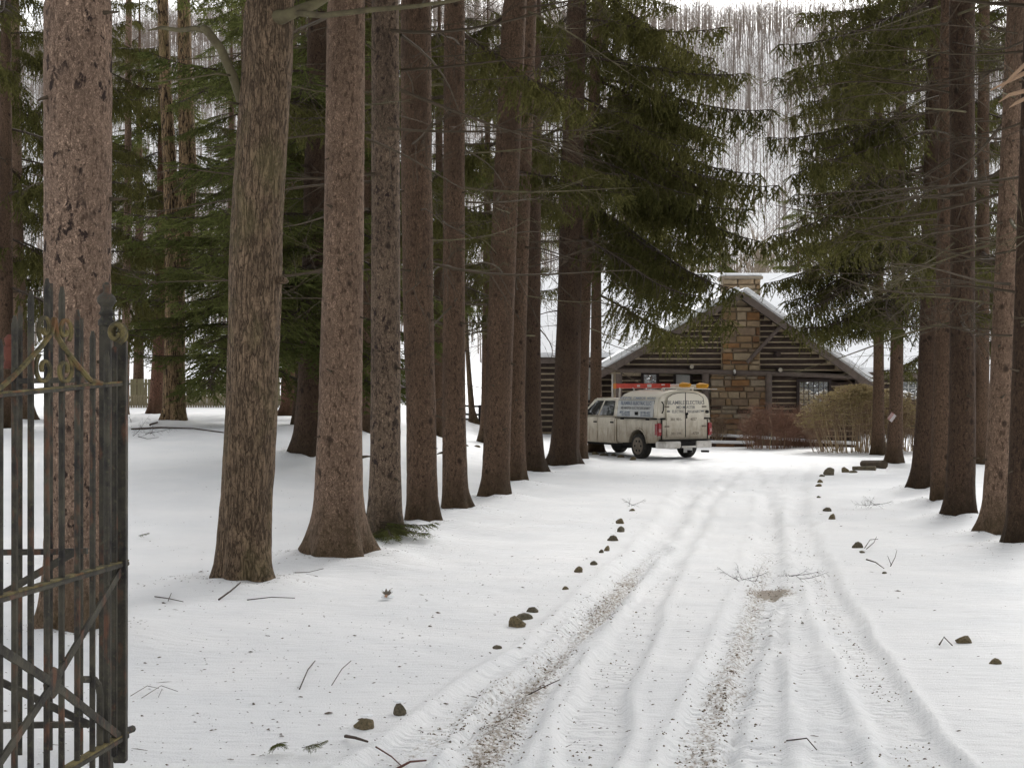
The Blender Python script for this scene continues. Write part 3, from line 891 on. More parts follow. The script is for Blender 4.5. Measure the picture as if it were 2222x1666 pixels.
for lab, px, D, H, rad, z0, n, kind in [
 ('full dark spruce between the gate tree and the rotten trunk', 225, 50, 19, .22, 4.2, 31, 'spruce'),
 ('soft green hemlock showing left of the furrowed hardwood high up', 548, 47, 16, .18, 1.8, 32, 'hemlock'),
 ('low-branched hemlock reaching out left from behind the furrowed hardwood', 524, 36, 13, .15, 1.5, 32, 'hemlock'),
 ('tall spruce showing above the paling fence left of the rosy trunk', 580, 54, 20, .22, 4.5, 31, 'spruce'),
 ('hemlock hanging low between the hardwood and the rosy spruce', 655, 38, 15, .18, 1.6, 28, 'hemlock'),
 ('dark spruce filling the gap left of the mottled grey trunk', 775, 48, 19, .2, 4.0, 31, 'spruce'),
 ('bushy spruce seen between the dark brown and the slim trunks', 950, 50, 18, .2, 5.2, 28, 'spruce'),
 ('spruce behind the gap between the slim and the warm brown trunks', 1055, 54, 18, .2, 5.6, 28, 'spruce'),
 ('evergreen behind the left end of the log wing', 1150, 78, 20, .25, 5.0, 28, 'spruce'),
 ('dark spruce at the left edge above the gate', 8, 34, 16, .2, 3.2, 28, 'spruce'),
 ('spruce behind the pinkish gate trunk', 118, 44, 18, .2, 3.8, 31, 'spruce'),
 ('far spruce over the fence left of the red pine', 300, 64, 20, .22, 2.6, 28, 'spruce'),
 ('far hemlock over the fence right of the rotten trunk', 500, 66, 20, .22, 2.2, 28, 'hemlock'),
 ('far spruce over the fence behind the mossy trunk', 690, 68, 22, .24, 2.4, 31, 'spruce'),
 ('far spruce left of the grey shed', 845, 70, 21, .24, 4.5, 28, 'spruce'),
]:
    evergreen('spruce_tree' if kind == 'spruce' else 'hemlock_tree', lab, px, 0, D, H, rad, z0, n, kind, BG)
t = T('low-branched'); add_boughs(t, t['base'].z + 1.7, t['base'].z + 5, 12, az=(190, 350), pitch=(-20, 2), sc=(.8, 1.15), kind='hemlock')
BR = "evergreens behind the right row"
for lab, px, D, H, rad, z0, n, kind in [
 ('dark spruce behind the right row above the log wing', 2080, 50, 19, .2, 3.4, 28, 'spruce'),
 ('spruce at the far right behind the rosy brown trunk', 2190, 44, 18, .2, 3.0, 28, 'spruce'),
 ('spruce hanging over the end of the drive behind the sign spruce', 1905, 47, 18, .18, 5.2, 18, 'spruce'),
 ('small yellowish pine beyond the cabin roof', 1730, 92, 13, .15, 4.5, 32, 'hemlock'),
 ('bushy pale pine beyond the chimney', 1560, 96, 13, .15, 4.0, 32, 'hemlock'),
]:
    evergreen('spruce_tree' if kind == 'spruce' else 'pine_tree', lab, px, 0, D, H, rad, z0, n, kind, BR, dead=(20 if D < 60 else 0))
# one more spruce hidden behind the truck-side pair whose boughs hang before the cabin
t = evergreen('spruce_tree', 'spruce behind the stout pair whose boughs hang before the cabin gable', 1292, 0, 48.5, 20,   .2, 5.8, 8, 'spruce', ROW_L)
add_boughs(t, t['base'].z + 5.4, t['base'].z + 13, 9, az=(-50, 40), pitch=(-30, -10), sc=(1.2, 1.7))

# bare deciduous trees
def bare_tree(seed, H, r0, mat, spread=.5, levels=4):
    r_ = random.Random(seed); mb = MB()
    def grow(p, d, L, rad, lev):
        n = 4; pts = [p]; dd = d.copy()
        for k in range(n):
            dd = (dd + Vector((r_.uniform(-.12, .12), r_.uniform(-.12, .12), .05))).normalized()
            pts.append(pts[-1] + dd * (L / n))
        mb.tube(pts, [rad * (1 - .45 * k / n) for k in range(n + 1)], 6 if lev == 0 else (4 if lev == 1 else 3), False)
        if lev >= levels: return
        for k in range(5 if lev else 9):
            j = r_.uniform(.35, 1.0); q = pts[min(n, int(j * n))]
            a = r_.uniform(0, 6.283)
            d2 = (dd * .8 + Vector((math.cos(a), math.sin(a), r_.uniform(0, .5))) * spread * 1.2).normalized()
            grow(q, d2, L * r_.uniform(.38, .62), rad * .42, lev + 1)
    grow(Vector((0, 0, -.3)), Vector((r_.uniform(-.08, .08), 0, 1)), H * .55, r0, 0)
    return make_mesh('bare_branches', [tuple(p) for p in mb.v], mb.f, mat)
M['bark_pale'] = simple('bark_pale', (.34, .28, .21), .9, .35, 5)
M['bark_greyfar'] = simple('bark_greyfar', (.27, .225, .19), .9, .3, 5)
bt = [bare_tree(900 + i, 13, .26, M['bark_pale'], .55, 3) for i in range(3)]
for k, (lab, px, D, H) in enumerate([
 ('pale bare tree with spreading crown beyond the cabin ridge', 1590, 100, 1.0),
 ('grey bare tree beyond the cabin roof left of the gap', 1500, 108, .9),
 ('crooked bare tree on the slope between the two evergreen curtains', 1655, 116, .95),
 ('bare tree on the snowy slope above the log wing', 1420, 112, .85)]):
    x = (px - 1111) / F * D
    o = empty('bare_tree', (x, D, gz(x, D) - .1)); tag(o, lab, 'tree', 'bare trees on the slope behind the cabin')
    c = link('trunk', bt[k % 3], o); c.rotation_euler = (0, 0, k * 1.3); c.scale = (H, H, H)

# the wood on the hill: one mass of thin bare stems
nw = np.random.RandomState(8)
V, Fc = [], []
def wood_stem(x, y, z, h, r0, k):
    b = len(V)
    lean = nw.uniform(-.05, .05, 2) * h
    for (dx, dy) in ((-1, 0), (1, 0), (0, 1)):
        V.append((x + dx * r0, y + dy * r0, z - .4))
    V.append((x + lean[0], y + lean[1], z + h))
    Fc.extend([(b, b + 1, b + 3), (b + 1, b + 2, b + 3), (b + 2, b, b + 3)])
    for _ in range(k):
        s = nw.uniform(.25, .92); a = nw.uniform(0, 6.283); l = h * nw.uniform(.15, .42) * (1.25 - s)
        p = np.array([x + lean[0] * s, y + lean[1] * s, z + h * s])
        q = p + np.array([math.cos(a) * l, math.sin(a) * l, l * nw.uniform(.4, 1.3)])
        w = r0 * .36
        b = len(V)
        V.extend([(p[0] - w, p[1], p[2]), (p[0] + w, p[1], p[2]), tuple(q), (p[0], p[1] + w, p[2] + w)])
        Fc.extend([(b, b + 1, b + 2), (b + 1, b + 3, b + 2)])
        b = len(V); e = p + (q - p) * .55; a2 = a + nw.uniform(-1, 1); l2 = l * .6
        q2 = e + np.array([math.cos(a2) * l2, math.sin(a2) * l2, l2 * .9]); w *= .6
        V.extend([(e[0] - w, e[1], e[2]), (e[0] + w, e[1], e[2]), tuple(q2)])
        Fc.append((b, b + 1, b + 2))
n = 0
xs, ys, ks = [], [], []
while n < 18000:
    y = nw.uniform(104, 330); x = nw.uniform(-.62, .52) * y
    dens = .5 + .5 * float(S((y - 150) / 70))
    band = abs(((y - 172) / 9)) < 1 or abs((y - 246) / 7) < 1
    if band: dens *= .6
    dens *= .25 + 1.1 * float(vnoise(x / 9, y / 14, 2.2))
    if nw.rand() > dens: continue
    xs.append(x); ys.append(y); n += 1
zs_ = zground(np.array(xs), np.array(ys), False)[0]
for x, y, z in zip(xs, ys, zs_):
    wood_stem(x, y, z, nw.uniform(4, 10.5), nw.uniform(.035, .085), 14)
o = link('hillside_wood', make_mesh('hillside_wood', V, Fc, M['bark_greyfar']))
tag(o, 'bare leafless wood covering the snowy hill', kind='stuff')
# ------------------------------------------------------------------ the log cabin
M['log'] = simple('log', (.060, .042, .034), .85, .45, 5, .01)
M['log_end'] = simple('log_end', (.42, .38, .31), .85, .2, 12)
M['chink'] = simple('chink', (.50, .41, .29), .9, .3, 3, .008)
M['trim'] = simple('trim', (.145, .115, .098), .8, .3, 6)
M['trim_dark'] = simple('trim_dark', (.045, .033, .030), .75, .3, 6)
M['roof_under'] = simple('roof_under', (.11, .085, .068), .85, .3, 4)
M['mortar'] = simple('mortar', (.30, .25, .19), .95, .2, 9, .01)
STONE = [simple('stone_%d' % i, c, .92, .35, 5, .012) for i, c in enumerate([
    (.31, .225, .14), (.26, .175, .098), (.19, .105, .055), (.36, .28, .185), (.085, .052, .037), (.23, .165, .11), (.29, .235, .17), (.27, .145, .065)])]
M['curtain'] = simple('curtain', (.62, .62, .60), .9, .1, 3)
M['dark_room'] = simple('dark_room', (.02, .02, .02), .9, .1, 3)
def glass_mat(name, tint, rough=.03, ior=3.0):
    m = NT(name); m.color(tint); m.rough(rough)
    m.bsdf.inputs['Specular IOR Level'].default_value = 1.0
    m.bsdf.inputs['Metallic'].default_value = .0
    m.bsdf.inputs['IOR'].default_value = ior
    m.bump(m.noise(m.coords('Object'), 3, 2), .25, .02)
    return m.mat
M['pane'] = glass_mat('pane', (.10, .11, .12, 1))
M['pane_dark'] = glass_mat('pane_dark', (.03, .034, .036, 1), ior=1.7)
M['white_metal'] = simple('white_metal', (.66, .64, .60), .5, .15, 8)

HY = HOUSE_D
hb = P(1605, 946, HY)
house = empty('log_cabin', hb)
tag(house, 'low log cabin with stone gable chimney and snow-covered roofs', 'cabin')
def W(px, py, D=HY): return P(px, py, D)
mbL = {}
LOG_H = .218
def log_row(x0, x1, z, y, r=.082, name='log', parent=house):
    """half-proud round log with its ends sawn"""
    mb = MB()
    n = 10; vs = []
    for x in (x0, x1):
        for k in range(n):
            a = 2 * math.pi * k / n
            vs.append((x, y + math.cos(a) * r * .9, z + math.sin(a) * r * rnd.uniform(.96, 1.04)))
    mb.add(vs, [(k, (k + 1) % n, n + (k + 1) % n, n + k) for k in range(n)] + [tuple(range(n)), tuple(range(2 * n - 1, n - 1, -1))])
    return mb.build(name, M['log'], parent)
# gable outline in pixels: roof edges
def roof_y(px):
    if px < 1605: return 640 + (1605 - px) * (812 - 640) / (1605 - 1300)
    return 640 + (px - 1605) * (838 - 640) / (1885 - 1605)
zr = lambda px, D=HY: EYE + (840 - roof_y(px)) / F * D
def px_of(x, D=HY): return 1111 + x * F / D
z_low = hb.z
# stone chimney breast spans
def stone_span(z):
    py = 840 - (z - EYE) * F / HY
    return (1540, 1664) if py > 806 else (1566, 1648)
# chinking: one pale backing wall for the gable
x_l, x_r = W(1346, 0).x, W(1866, 0).x
z_beam = EYE + (840 - 806) / F * HY
mb = MB()
poly = [(W(1334, 0).x, z_beam), (W(1866, 0).x, z_beam), (W(1866, 0).x, zr(1866) - .12), (W(1605, 0).x, zr(1605) - .15), (W(1334, 0).x, zr(1334) - .1)]
mb.prism(poly, lambda p: (p[0], HY + .02, p[1]), lambda p: (p[0], HY + .16, p[1]))
mb.prism([(W(1664, 0).x, z_low - .3), (W(1866, 0).x, z_low - .3), (W(1866, 0).x, z_beam - .003), (W(1664, 0).x, z_beam - .003)],
         lambda p: (p[0], HY + .02, p[1]), lambda p: (p[0], HY + .16, p[1]))
mb.build('chinking', M['chink'], house)
zz = z_low - .12; row = 0
while zz < zr(1605) - .25:
    # px limits of the gable at this height
    py = 840 - (zz + .1 - EYE) * F / HY
    if py > 812: lo, hi = None, 1862
    else:
        lo = 1605 - (py - 640) / (812 - 640) * 305 + 8
        hi = min(1862, 1605 + (py - 640) / (838 - 640) * 280 - 8)
    sl, sr = stone_span(zz)
    segs = []
    if lo is not None and sl - 4 > lo: segs.append((lo, sl - 2))
    if hi > sr + 4: segs.append((sr + 2, hi))
    for a, b in segs:
        if 795 < py < 812: continue
        # leave the window opening free
        if a < 1730 < b and 818 < py < 894:
            for c, d in ((a, 1731), (1798, b)): log_row(W(c, 0).x, W(d, 0).x, zz, HY + .02)
        else:
            log_row(W(a, 0).x, W(b, 0).x, zz, HY + .02)
    zz += LOG_H; row += 1

# stones of the gable wall: each stone an object
def stones(x0, x1, z0, z1, y, hs=(.13, .30), ws=(.22, .75), parent=house, depth=.16, seed=1, sides=None):
    r_ = random.Random(seed)
    z = z0
    while z < z1 - .05:
        h = min(r_.uniform(*hs), z1 - z)
        if z1 - z - h < .07: h = z1 - z
        x = x0
        while x < x1 - .02:
            w = r_.uniform(*ws)
            if x1 - x - w < .15: w = x1 - x
            gp = .012
            pr = r_.uniform(.0, .05)
            a0, a1, c0, c1 = x + gp, x + w - gp, z + gp, z + h - gp
            j = lambda: r_.uniform(-.012, .012)
            ins = .022
            vs = [(a0 + j(), y, c0 + j()), (a1 + j(), y, c0 + j()), (a1 + j(), y, c1 + j()), (a0 + j(), y, c1 + j())]
            vf = [(a0 + ins + j(), y - depth * .35 - pr, c0 + ins), (a1 - ins + j(), y - depth * .35 - pr + j(), c0 + ins + j()),
                  (a1 - ins, y - depth * .35 - pr + j(), c1 - ins + j()), (a0 + ins, y - depth * .35 - pr, c1 - ins)]
            vb = [(p[0], y + .05, p[2]) for p in vs]
            mb = MB()
            mb.add(vs + vf + vb, [(4, 5, 6, 7), (0, 1, 5, 4), (1, 2, 6, 5), (2, 3, 7, 6), (3, 0, 4, 7), (0, 8, 9, 1), (1, 9, 10, 2), (2, 10, 11, 3), (3, 11, 8, 0)])
            mb.build('stone', r_.choices(STONE, (5, 4, 2.0, 5, 1.6, 4, 4, 1.6))[0], parent)
            x += w
        z += h
xs0, xs1 = W(1540, 0).x, W(1664, 0).x
mb = MB()
mb.box(((xs0 + xs1) / 2, HY - .02, (z_low - .3 + z_beam) / 2), (xs1 - xs0 - .03, .30, z_beam - z_low + .3))
xu0, xu1 = W(1566, 0).x, W(1648, 0).x
ztop = zr(1580) - .2
mb.box(((xu0 + xu1) / 2, HY + .02, (z_beam + ztop) / 2 + .05), (xu1 - xu0 - .03, .24, ztop - z_beam - .1))
mb.build('mortar', M['mortar'], house)
stones(xs0, xs1, z_low - .15, z_beam - .02, HY - .17, seed=4)
stones(xu0, xu1, z_beam + .02, ztop, HY - .10, hs=(.16, .36), ws=(.3, .8), seed=9)
# chimney stack behind the peak
mb = MB(); xc0, xc1 = W(1568, 0, 60).x, W(1650, 0, 60).x
zc1 = W(0, 606, 60).z
mb.box(((xc0 + xc1) / 2, 60.4, (3 + zc1) / 2), (xc1 - xc0 - .06, .9, zc1 - 3))
ch = mb.build('chimney', M['mortar'], house)
stones(xc0, xc1, 4.0, zc1, 59.92, hs=(.16, .34), ws=(.3, .8), parent=ch, seed=21)
mb = MB(); mb.box(((xc0 + xc1) / 2, 60.4, zc1 + .06), (xc1 - xc0 + .16, 1.2, .12)); mb.build('chimney_cap', M['mortar'], ch)
mb = MB(); mb.box(((xc0 + xc1) / 2, 60.4, zc1 + .17), (xc1 - xc0 + .1, 1.1, .10)); mb.build('snow_cap', M['snow_clean'], ch, bevel=.03)

# gable roof: two slopes with rafters at the rake, snow on top
y_f, y_b = HY - .55, 66.0
def slope(pa, pb, name_side):
    a, b = W(*pa), W(*pb)           # eave, ridge
    d = Vector((b.x - a.x, 0, b.z - a.z)); L = d.length; d.normalize()
    nrm = Vector((-d.z, 0, d.x));
    if nrm.z < 0: nrm = -nrm
    def sl(o0, o1, yf, yb, mat, nm, ext=(0, 0), bev=0):
        mb = MB(); vs = []
        for y in (yf, yb):
            for (s, o) in ((-ext[0], o0), (L + ext[1], o0), (L + ext[1], o1), (-ext[0], o1)):
                q = Vector((a.x, 0, a.z)) + d * s + nrm * o
                vs.append((q.x, y, q.z))
        mb.add(vs, [(0, 1, 2, 3), (7, 6, 5, 4), (0, 4, 5, 1), (1, 5, 6, 2), (2, 6, 7, 3), (3, 7, 4, 0)])
        return mb.build(nm, mat, house, bevel=bev)
    r = sl(-.02, .10, y_f + .06, y_b, M['roof_under'], 'roof')
    sl(-.16, .105, y_f - .02, y_f + .057, M['trim'], 'bargeboard')
    sl(.108, .36, y_f + .0, y_b, M['snow_clean'], 'snow_cover', ext=(-.05, .05), bev=.07)
    return a, b
slope((1300, 812), (1605, 640), 'l'); slope((1885, 838), (1605, 640), 'r')
# horizontal tie beam with pale sawn log ends, brace, posts
mb = MB(); mb.tube([W(1336, 803, HY - .25), W(1500, 806, HY - .25), W(1700, 811, HY - .25), W(1880, 818, HY - .25)], .095, 10); mb.build('beam', M['trim'], house, smooth='auto')
mb = MB(); mb.tube([W(1694, 708, HY - .35), W(1621, 786, HY - .35)], .075, 8); mb.build('brace', M['trim'], house, smooth='auto')
for px, w in ((1343, 14), (1531, 15), (1668, 15), (1862, 14)):
    mb = MB(); p = W(px, 0, HY - .25); wr = w / 2 / F * HY
    mb.tube([(p.x, HY - .25, z_low - .35), (p.x, HY - .25, W(0, 811 if px < 1700 else 822).z)], wr, 10); mb.build('post', M['trim'], house, smooth='auto')
for px, py, mt, r_ in ((1687, 803, 'log_end', .085), (1497, 796, 'log_end', .085), (1683, 769, 'log', .10)):
    mb = MB(); p = W(px, py); mb.tube([(p.x, HY - .62, p.z), (p.x, HY - .02, p.z)], r_, 12)
    mb.build('purlin', M['trim_dark'], house, smooth='auto')
    mb = MB(); mb.tube([(p.x, HY - .635, p.z), (p.x, HY - .622, p.z)], r_ * .96, 12); mb.build('purlin_end', M[mt], house)
# lantern on the stone wall
mb = MB(); p = W(1594, 815, HY - .35)
mb.tube([p + Vector((0, .2, -.1)), p + Vector((0, 0, -.1)), p + Vector((0, 0, .02))], .018, 6)
mb.lathe([(.02, 0), (.10, .02), (.11, .05), (.03, .06)], p, 10)
for k in range(3):
    a = k * 2.1; q = p + Vector((.09 * math.cos(a), .09 * math.sin(a), .05)); mb.tube([q, q + Vector((0, 0, .12))], .008, 4)
lan = mb.build('lantern', M['trim_dark'], house)
mb = MB(); mb.lathe([(.02, .06), (.05, .12), (.055, .19), (.02, .25)], p, 10); mb.build('bulb', M['white_metal'], lan, smooth='auto')

def window(px0, px1, py0, py1, D, nx, ny, pane='pane', fw=.10, mw=.02, name='window', sash=None):
    a, b = P(px0, py1, D), P(px1, py0, D)
    y = D - .10
    mb = MB()
    for x in (a.x - fw / 2, b.x + fw / 2): mb.box((x, y, (a.z + b.z) / 2), (fw, .16, b.z - a.z + 2 * fw))
    for z in (a.z - fw / 2, b.z + fw / 2): mb.box(((a.x + b.x) / 2, y, z), (b.x - a.x - .002, .155, fw))
    w = mb.build(name, M['trim_dark'], house)
    gx, gz_ = (b.x - a.x) / nx, (b.z - a.z) / ny
    for i in range(nx):
        for j in range(ny):
            mb = MB(); mb.box((a.x + gx * (i + .5), y + .03, a.z + gz_ * (j + .5)), (gx - mw, .012, gz_ - mw))
            mb.build('pane', M[pane], w)
    mb = MB(); sx = sash or 'trim_dark'
    for i in range(1, nx): mb.box((a.x + gx * i, y + .02, (a.z + b.z) / 2), (mw, .03, b.z - a.z))
    for j in range(1, ny): mb.box(((a.x + b.x) / 2, y + .021, a.z + gz_ * j), (b.x - a.x, .028, mw))
    if nx > 1 or ny > 1: mb.build('muntin', M[sx], w)
    return w
window(1733, 1796, 828, 893, HY, 6, 5)
mb = MB(); a, b = P(1733, 893, HY), P(1796, 828, HY)
# porch recess on the left: back wall set in, with two windows
ry = HY + 1.7
mb = MB(); xa, xb = W(1334, 0).x, W(1540, 0).x
mb.box(((xa + xb) / 2, ry + .09, (z_low - .3 + z_beam) / 2), (xb - xa, .14, z_beam - z_low + .3)); mb.build('chinking', M['chink'], house)
zz = z_low - .1
while zz < z_beam - .1:
    py = 840 - (zz - EYE) * F / ry
    if 806 < py < 880:
        for c, d in ((1338, 1392), (1428, 1462), (1500, 1540)): log_row(P(c, 0, ry).x, P(d, 0, ry).x, zz, ry + .02)
    else: log_row(P(1338, 0, ry).x, P(1540, 0, ry).x, zz, ry + .02)
    zz += LOG_H
window(1396, 1424, 812, 872, ry, 1, 2, 'pane'); window(1466, 1497, 810, 872, ry, 2, 3, 'curtain', sash='white_metal')
mb = MB(); mb.box(((xa + xb) / 2, (HY + ry) / 2 + .1, z_beam + .05), (xb - xa, ry - HY, .08)); mb.build('porch_ceiling', M['roof_under'], house)
mb = MB(); p = P(1328, 0, HY + .2); mb.tube([(p.x, HY - .1, P(0, 862, HY).z), (p.x, HY - .1, P(0, 812, HY).z)], .035, 8); mb.build('downpipe', M['white_metal'], house)

# the long wing behind the gable
WY = 60.5
def wing(px0, px1, py_e, z_base):
    a = P(px0, py_e, WY); b = P(px1, py_e, WY)
    mb = MB(); mb.box(((a.x + b.x) / 2, WY + .12, (a.z + z_base) / 2), (b.x - a.x, .16, a.z - z_base)); mb.build('chinking', M['chink'], house)
    return a, b
def wing_roof(px0, px1, py_e, rx0, rx1):
    a = P(px0, py_e, WY - .45); b = P(px1, py_e, WY - .45); r0 = P(rx0, 603, 66); r1 = P(rx1, 603, 66)
    def slab(o0, o1, nm, mat, e=0, bev=0):
        mb = MB()
        q = [(a.x - .3, a.y - e, a.z), (b.x + .3, b.y - e, b.z), (b.x + .3, r1.y, r1.z), (a.x - .3, r0.y, r0.z)]
        mb.add([(x, y, z + o0) for x, y, z in q] + [(x, y, z + o1) for x, y, z in q],
               [(3, 2, 1, 0), (4, 5, 6, 7), (0, 1, 5, 4), (1, 2, 6, 5), (2, 3, 7, 6), (3, 0, 4, 7)])
        mb.build(nm, mat, house, bevel=bev)
    slab(-.12, .03, 'roof', M['roof_under']); slab(.034, .26, 'snow_cover', M['snow_clean'], -.06, .06)
    mb = MB(); mb.box(((a.x + b.x) / 2, a.y - .04, a.z - .08), (b.x - a.x + .6, .05, .18)); mb.build('fascia', M['trim'], house)
    # rear slope and gable ends so that the wing is whole
    mb = MB(); q = [(a.x - .3, 72, a.z), (b.x + .3, 72, b.z), (b.x + .3, r1.y + .003, r1.z + .2), (a.x - .3, r0.y + .003, r0.z + .2)]
    mb.add([(x, y, z) for x, y, z in q] + [(x, y, z - .2) for x, y, z in q], [(3, 2, 1, 0), (4, 5, 6, 7), (0, 1, 5, 4), (1, 2, 6, 5), (2, 3, 7, 6), (3, 0, 4, 7)])
    mb.build('snow_cover', M['snow_clean'], house)
    for x in (a.x, b.x):
        mb = MB(); mb.prism([(WY, -.6), (71.6, -.6), (71.6, a.z), (66, r0.z - .15), (WY, a.z)], lambda p: (x - .06, p[0], p[1]), lambda p: (x + .06, p[0], p[1]))
        mb.build('gable_end', M['log'], house)
zb = gz(2.0, 60) - .3
wing(1142, 1330, 780, zb); wing_roof(1142, 1600, 780, 1142, 1600)
a0 = P(1142, 0, WY).x; zz = zb + .25
while zz < P(0, 786, WY).z:
    py = 840 - (zz - EYE) * F / WY
    if 790 < py < 874:
        for c, d in ((1142, 1263), (1299, 1336)): log_row(P(c, 0, WY).x, P(d, 0, WY).x, zz, WY + .03, .092)
    else: log_row(a0, P(1336, 0, WY).x, zz, WY + .03, .092)
    zz += .25
window(1268, 1294, 798, 868, WY, 3, 4, 'curtain', fw=.12, sash='white_metal')
wing(1870, 2095, 814, zb - .2); wing_roof(1606, 2095, 812, 1606, 2095)
zz = zb + .1
while zz < P(0, 818, WY).z:
    py = 840 - (zz - EYE) * F / WY
    if 820 < py < 872:
        for c, d in ((1872, 1950), (2004, 2050), (2062, 2095)): log_row(P(c, 0, WY).x, P(d, 0, WY).x, zz, WY + .03, .092)
    else: log_row(P(1872, 0, WY).x, P(2095, 0, WY).x, zz, WY + .03, .092)
    zz += .25
window(1955, 2000, 828, 868, WY, 3, 3, 'pane', fw=.1, sash='white_metal')

# low stone edging walls before the cabin, snow on top
def edging(label, pts, h, sy=.35, seed=1):
    ps = [P(*p) for p in pts]
    o = empty('stone_edging', (ps[0].x, ps[0].y, ps[0].z)); tag(o, label, 'low wall', 'low stone edging before the cabin')
    r_ = random.Random(seed)
    for a, b in zip(ps[:-1], ps[1:]):
        n = max(1, int((b - a).length / .6))
        for k in range(n):
            p, q = a.lerp(b, k / n), a.lerp(b, (k + .97) / n)
            mb = MB(); mb.bar(p + Vector((0, r_.uniform(-.02, .02), -h / 2)), q + Vector((0, r_.uniform(-.02, .02), -h / 2)), sy, h)
            mb.build('stone', STONE[r_.choice((4, 2, 4, 5))], o, bevel=.02)
    mb = MB()
    for a, b in zip(ps[:-1], ps[1:]): mb.bar(a + Vector((0, 0, .05)), b + Vector((0, 0, .05)), sy - .04, .10)
    mb.build('snow_cap', M['snow_clean'], o, bevel=.03)
edging('upper stone edging under snow running behind the brown shrubs', [(1520, 945, 54.2), (1640, 951, 53.4), (1860, 966, 52.0)], .45, .4, 3)
edging('short lower stone step under snow right behind the truck', [(1515, 961, 52.6), (1636, 963, 52.0)], .22, .35, 5)

# ------------------------------------------------------------------ shrubs before the cabin
M['shrub_twig'] = simple('shrub_twig', (.30, .215, .145), .9, .4, 4, c2=(.17, .115, .08))
M['shrub_stem'] = simple('shrub_stem', (.46, .36, .23), .9, .3, 6)
M['shrub_leaf'] = needles_mat('shrub_leaf', (.25, .205, .10), (.42, .335, .20), .25)
M['shrub_red'] = simple('shrub_red', (.30, .18, .125), .9, .4, 4, c2=(.17, .095, .07))
def shrub(name, label, px, py, D, wid, hei, n, leaf, group, stems=10, seed=0):
    r_ = random.Random(seed)
    x = (px - 1111) / F * D; b = Vector((x, D, gz(x, D)))
    o = empty(name, b); tag(o, label, 'shrub', group)
    mb = MB(); mb2 = MB()
    for i in range(n):
        a = r_.uniform(0, 6.283); rr = math.sqrt(r_.random())
        p = Vector((math.cos(a) * rr * wid * .36, math.sin(a) * rr * wid * .22, -.05))
        hh = hei * (1 - .45 * rr ** 2) * r_.uniform(.75, 1.05)
        e = Vector((math.cos(a) * rr * wid * .5, math.sin(a) * rr * wid * .32, hh))
        q = (p + e) / 2 + Vector((r_.uniform(-.15, .15), r_.uniform(-.1, .1), .1))
        main = mb2 if i < stems else mb
        r0 = .022 if i < stems else .009
        main.tube([p, q, e], [r0, r0 * .7, r0 * .3], 4 if i < stems else 3, False)
        for k in range(9):
            s = r_.uniform(.3, 1.0); c = p.lerp(q, s * 2) if s < .5 else q.lerp(e, s * 2 - 1)
            d = Vector((r_.uniform(-1, 1), r_.uniform(-1, .6), r_.uniform(-.1, 1))).normalized() * r_.uniform(.12, .42)
            mb.tube([c, c + d * .5 + Vector((0, 0, .02)), c + d], [.0055, .0045, .002], 3, False)
            for _ in range(2):
                d3 = (d + Vector((r_.uniform(-.3, .3), r_.uniform(-.3, .3), r_.uniform(-.1, .3)))) * .6
                mb.tube([c + d * .5, c + d * .5 + d3], [.004, .002], 3, False)
    mb.build('twigs', M['shrub_red' if seed in (1, 2) else 'shrub_twig'], o, local=True)
    if stems: mb2.build('stems', M['shrub_stem'], o, local=True)
    if leaf:
        mb3 = MB()
        for i in range(leaf):
            a = r_.uniform(0, 6.283); el = r_.uniform(.15, 1.57)
            rr = r_.uniform(.72, 1.05)
            c = Vector((math.cos(a) * math.cos(el) * wid * .5 * rr, math.sin(a) * math.cos(el) * wid * .34 * rr, hei * (.30 + .70 * math.sin(el) * rr)))
            for k in range(5):
                a2 = r_.uniform(0, 6.283); d = Vector((math.cos(a2), math.sin(a2), r_.uniform(-1.3, .1))).normalized() * r_.uniform(.06, .11)
                s = Vector((-math.sin(a2), math.cos(a2), r_.uniform(-.5, .5))) * .014
                mb3.add([c, c + d * .5 + s, c + d, c + d * .5 - s], [(0, 1, 2, 3)])
        mb3.build('leaves', M['shrub_leaf'], o, local=True)
SH = "winter shrubs along the cabin front"
shrub('bare_shrub', 'leafless brown shrub in front of the post right of the stone gable wall', 1668, 965, 51.0, 2.2, 1.6, 130, 0, SH, 6, 1)
shrub('bare_shrub', 'low reddish brown shrub under the many-paned cabin window', 1738, 965, 52.0, 2.0, 1.45, 130, 0, SH, 0, 2)
shrub('bare_shrub', 'small dry shrub squeezed between the truck and the stone wall', 1553, 950, 53.4, .7, 1.2, 30, 0, SH, 3, 3)
shrub('leafy_shrub', 'large olive-tan shrub with curled leaves and pale bare stems', 1866, 986, 48.8, 4.5, 2.3, 170, 3800, SH, 64, 4)
shrub('leafy_shrub', 'tan shrub half hidden behind the sign-bearing spruce', 1972, 985, 49.4, 1.6, 2.0, 60, 420, SH, 14, 5)
shrub('bare_shrub', 'small yellow-green shrub at the foot of the log wing', 1137, 938, 58, .8, 1.1, 26, 130, SH, 3, 6)

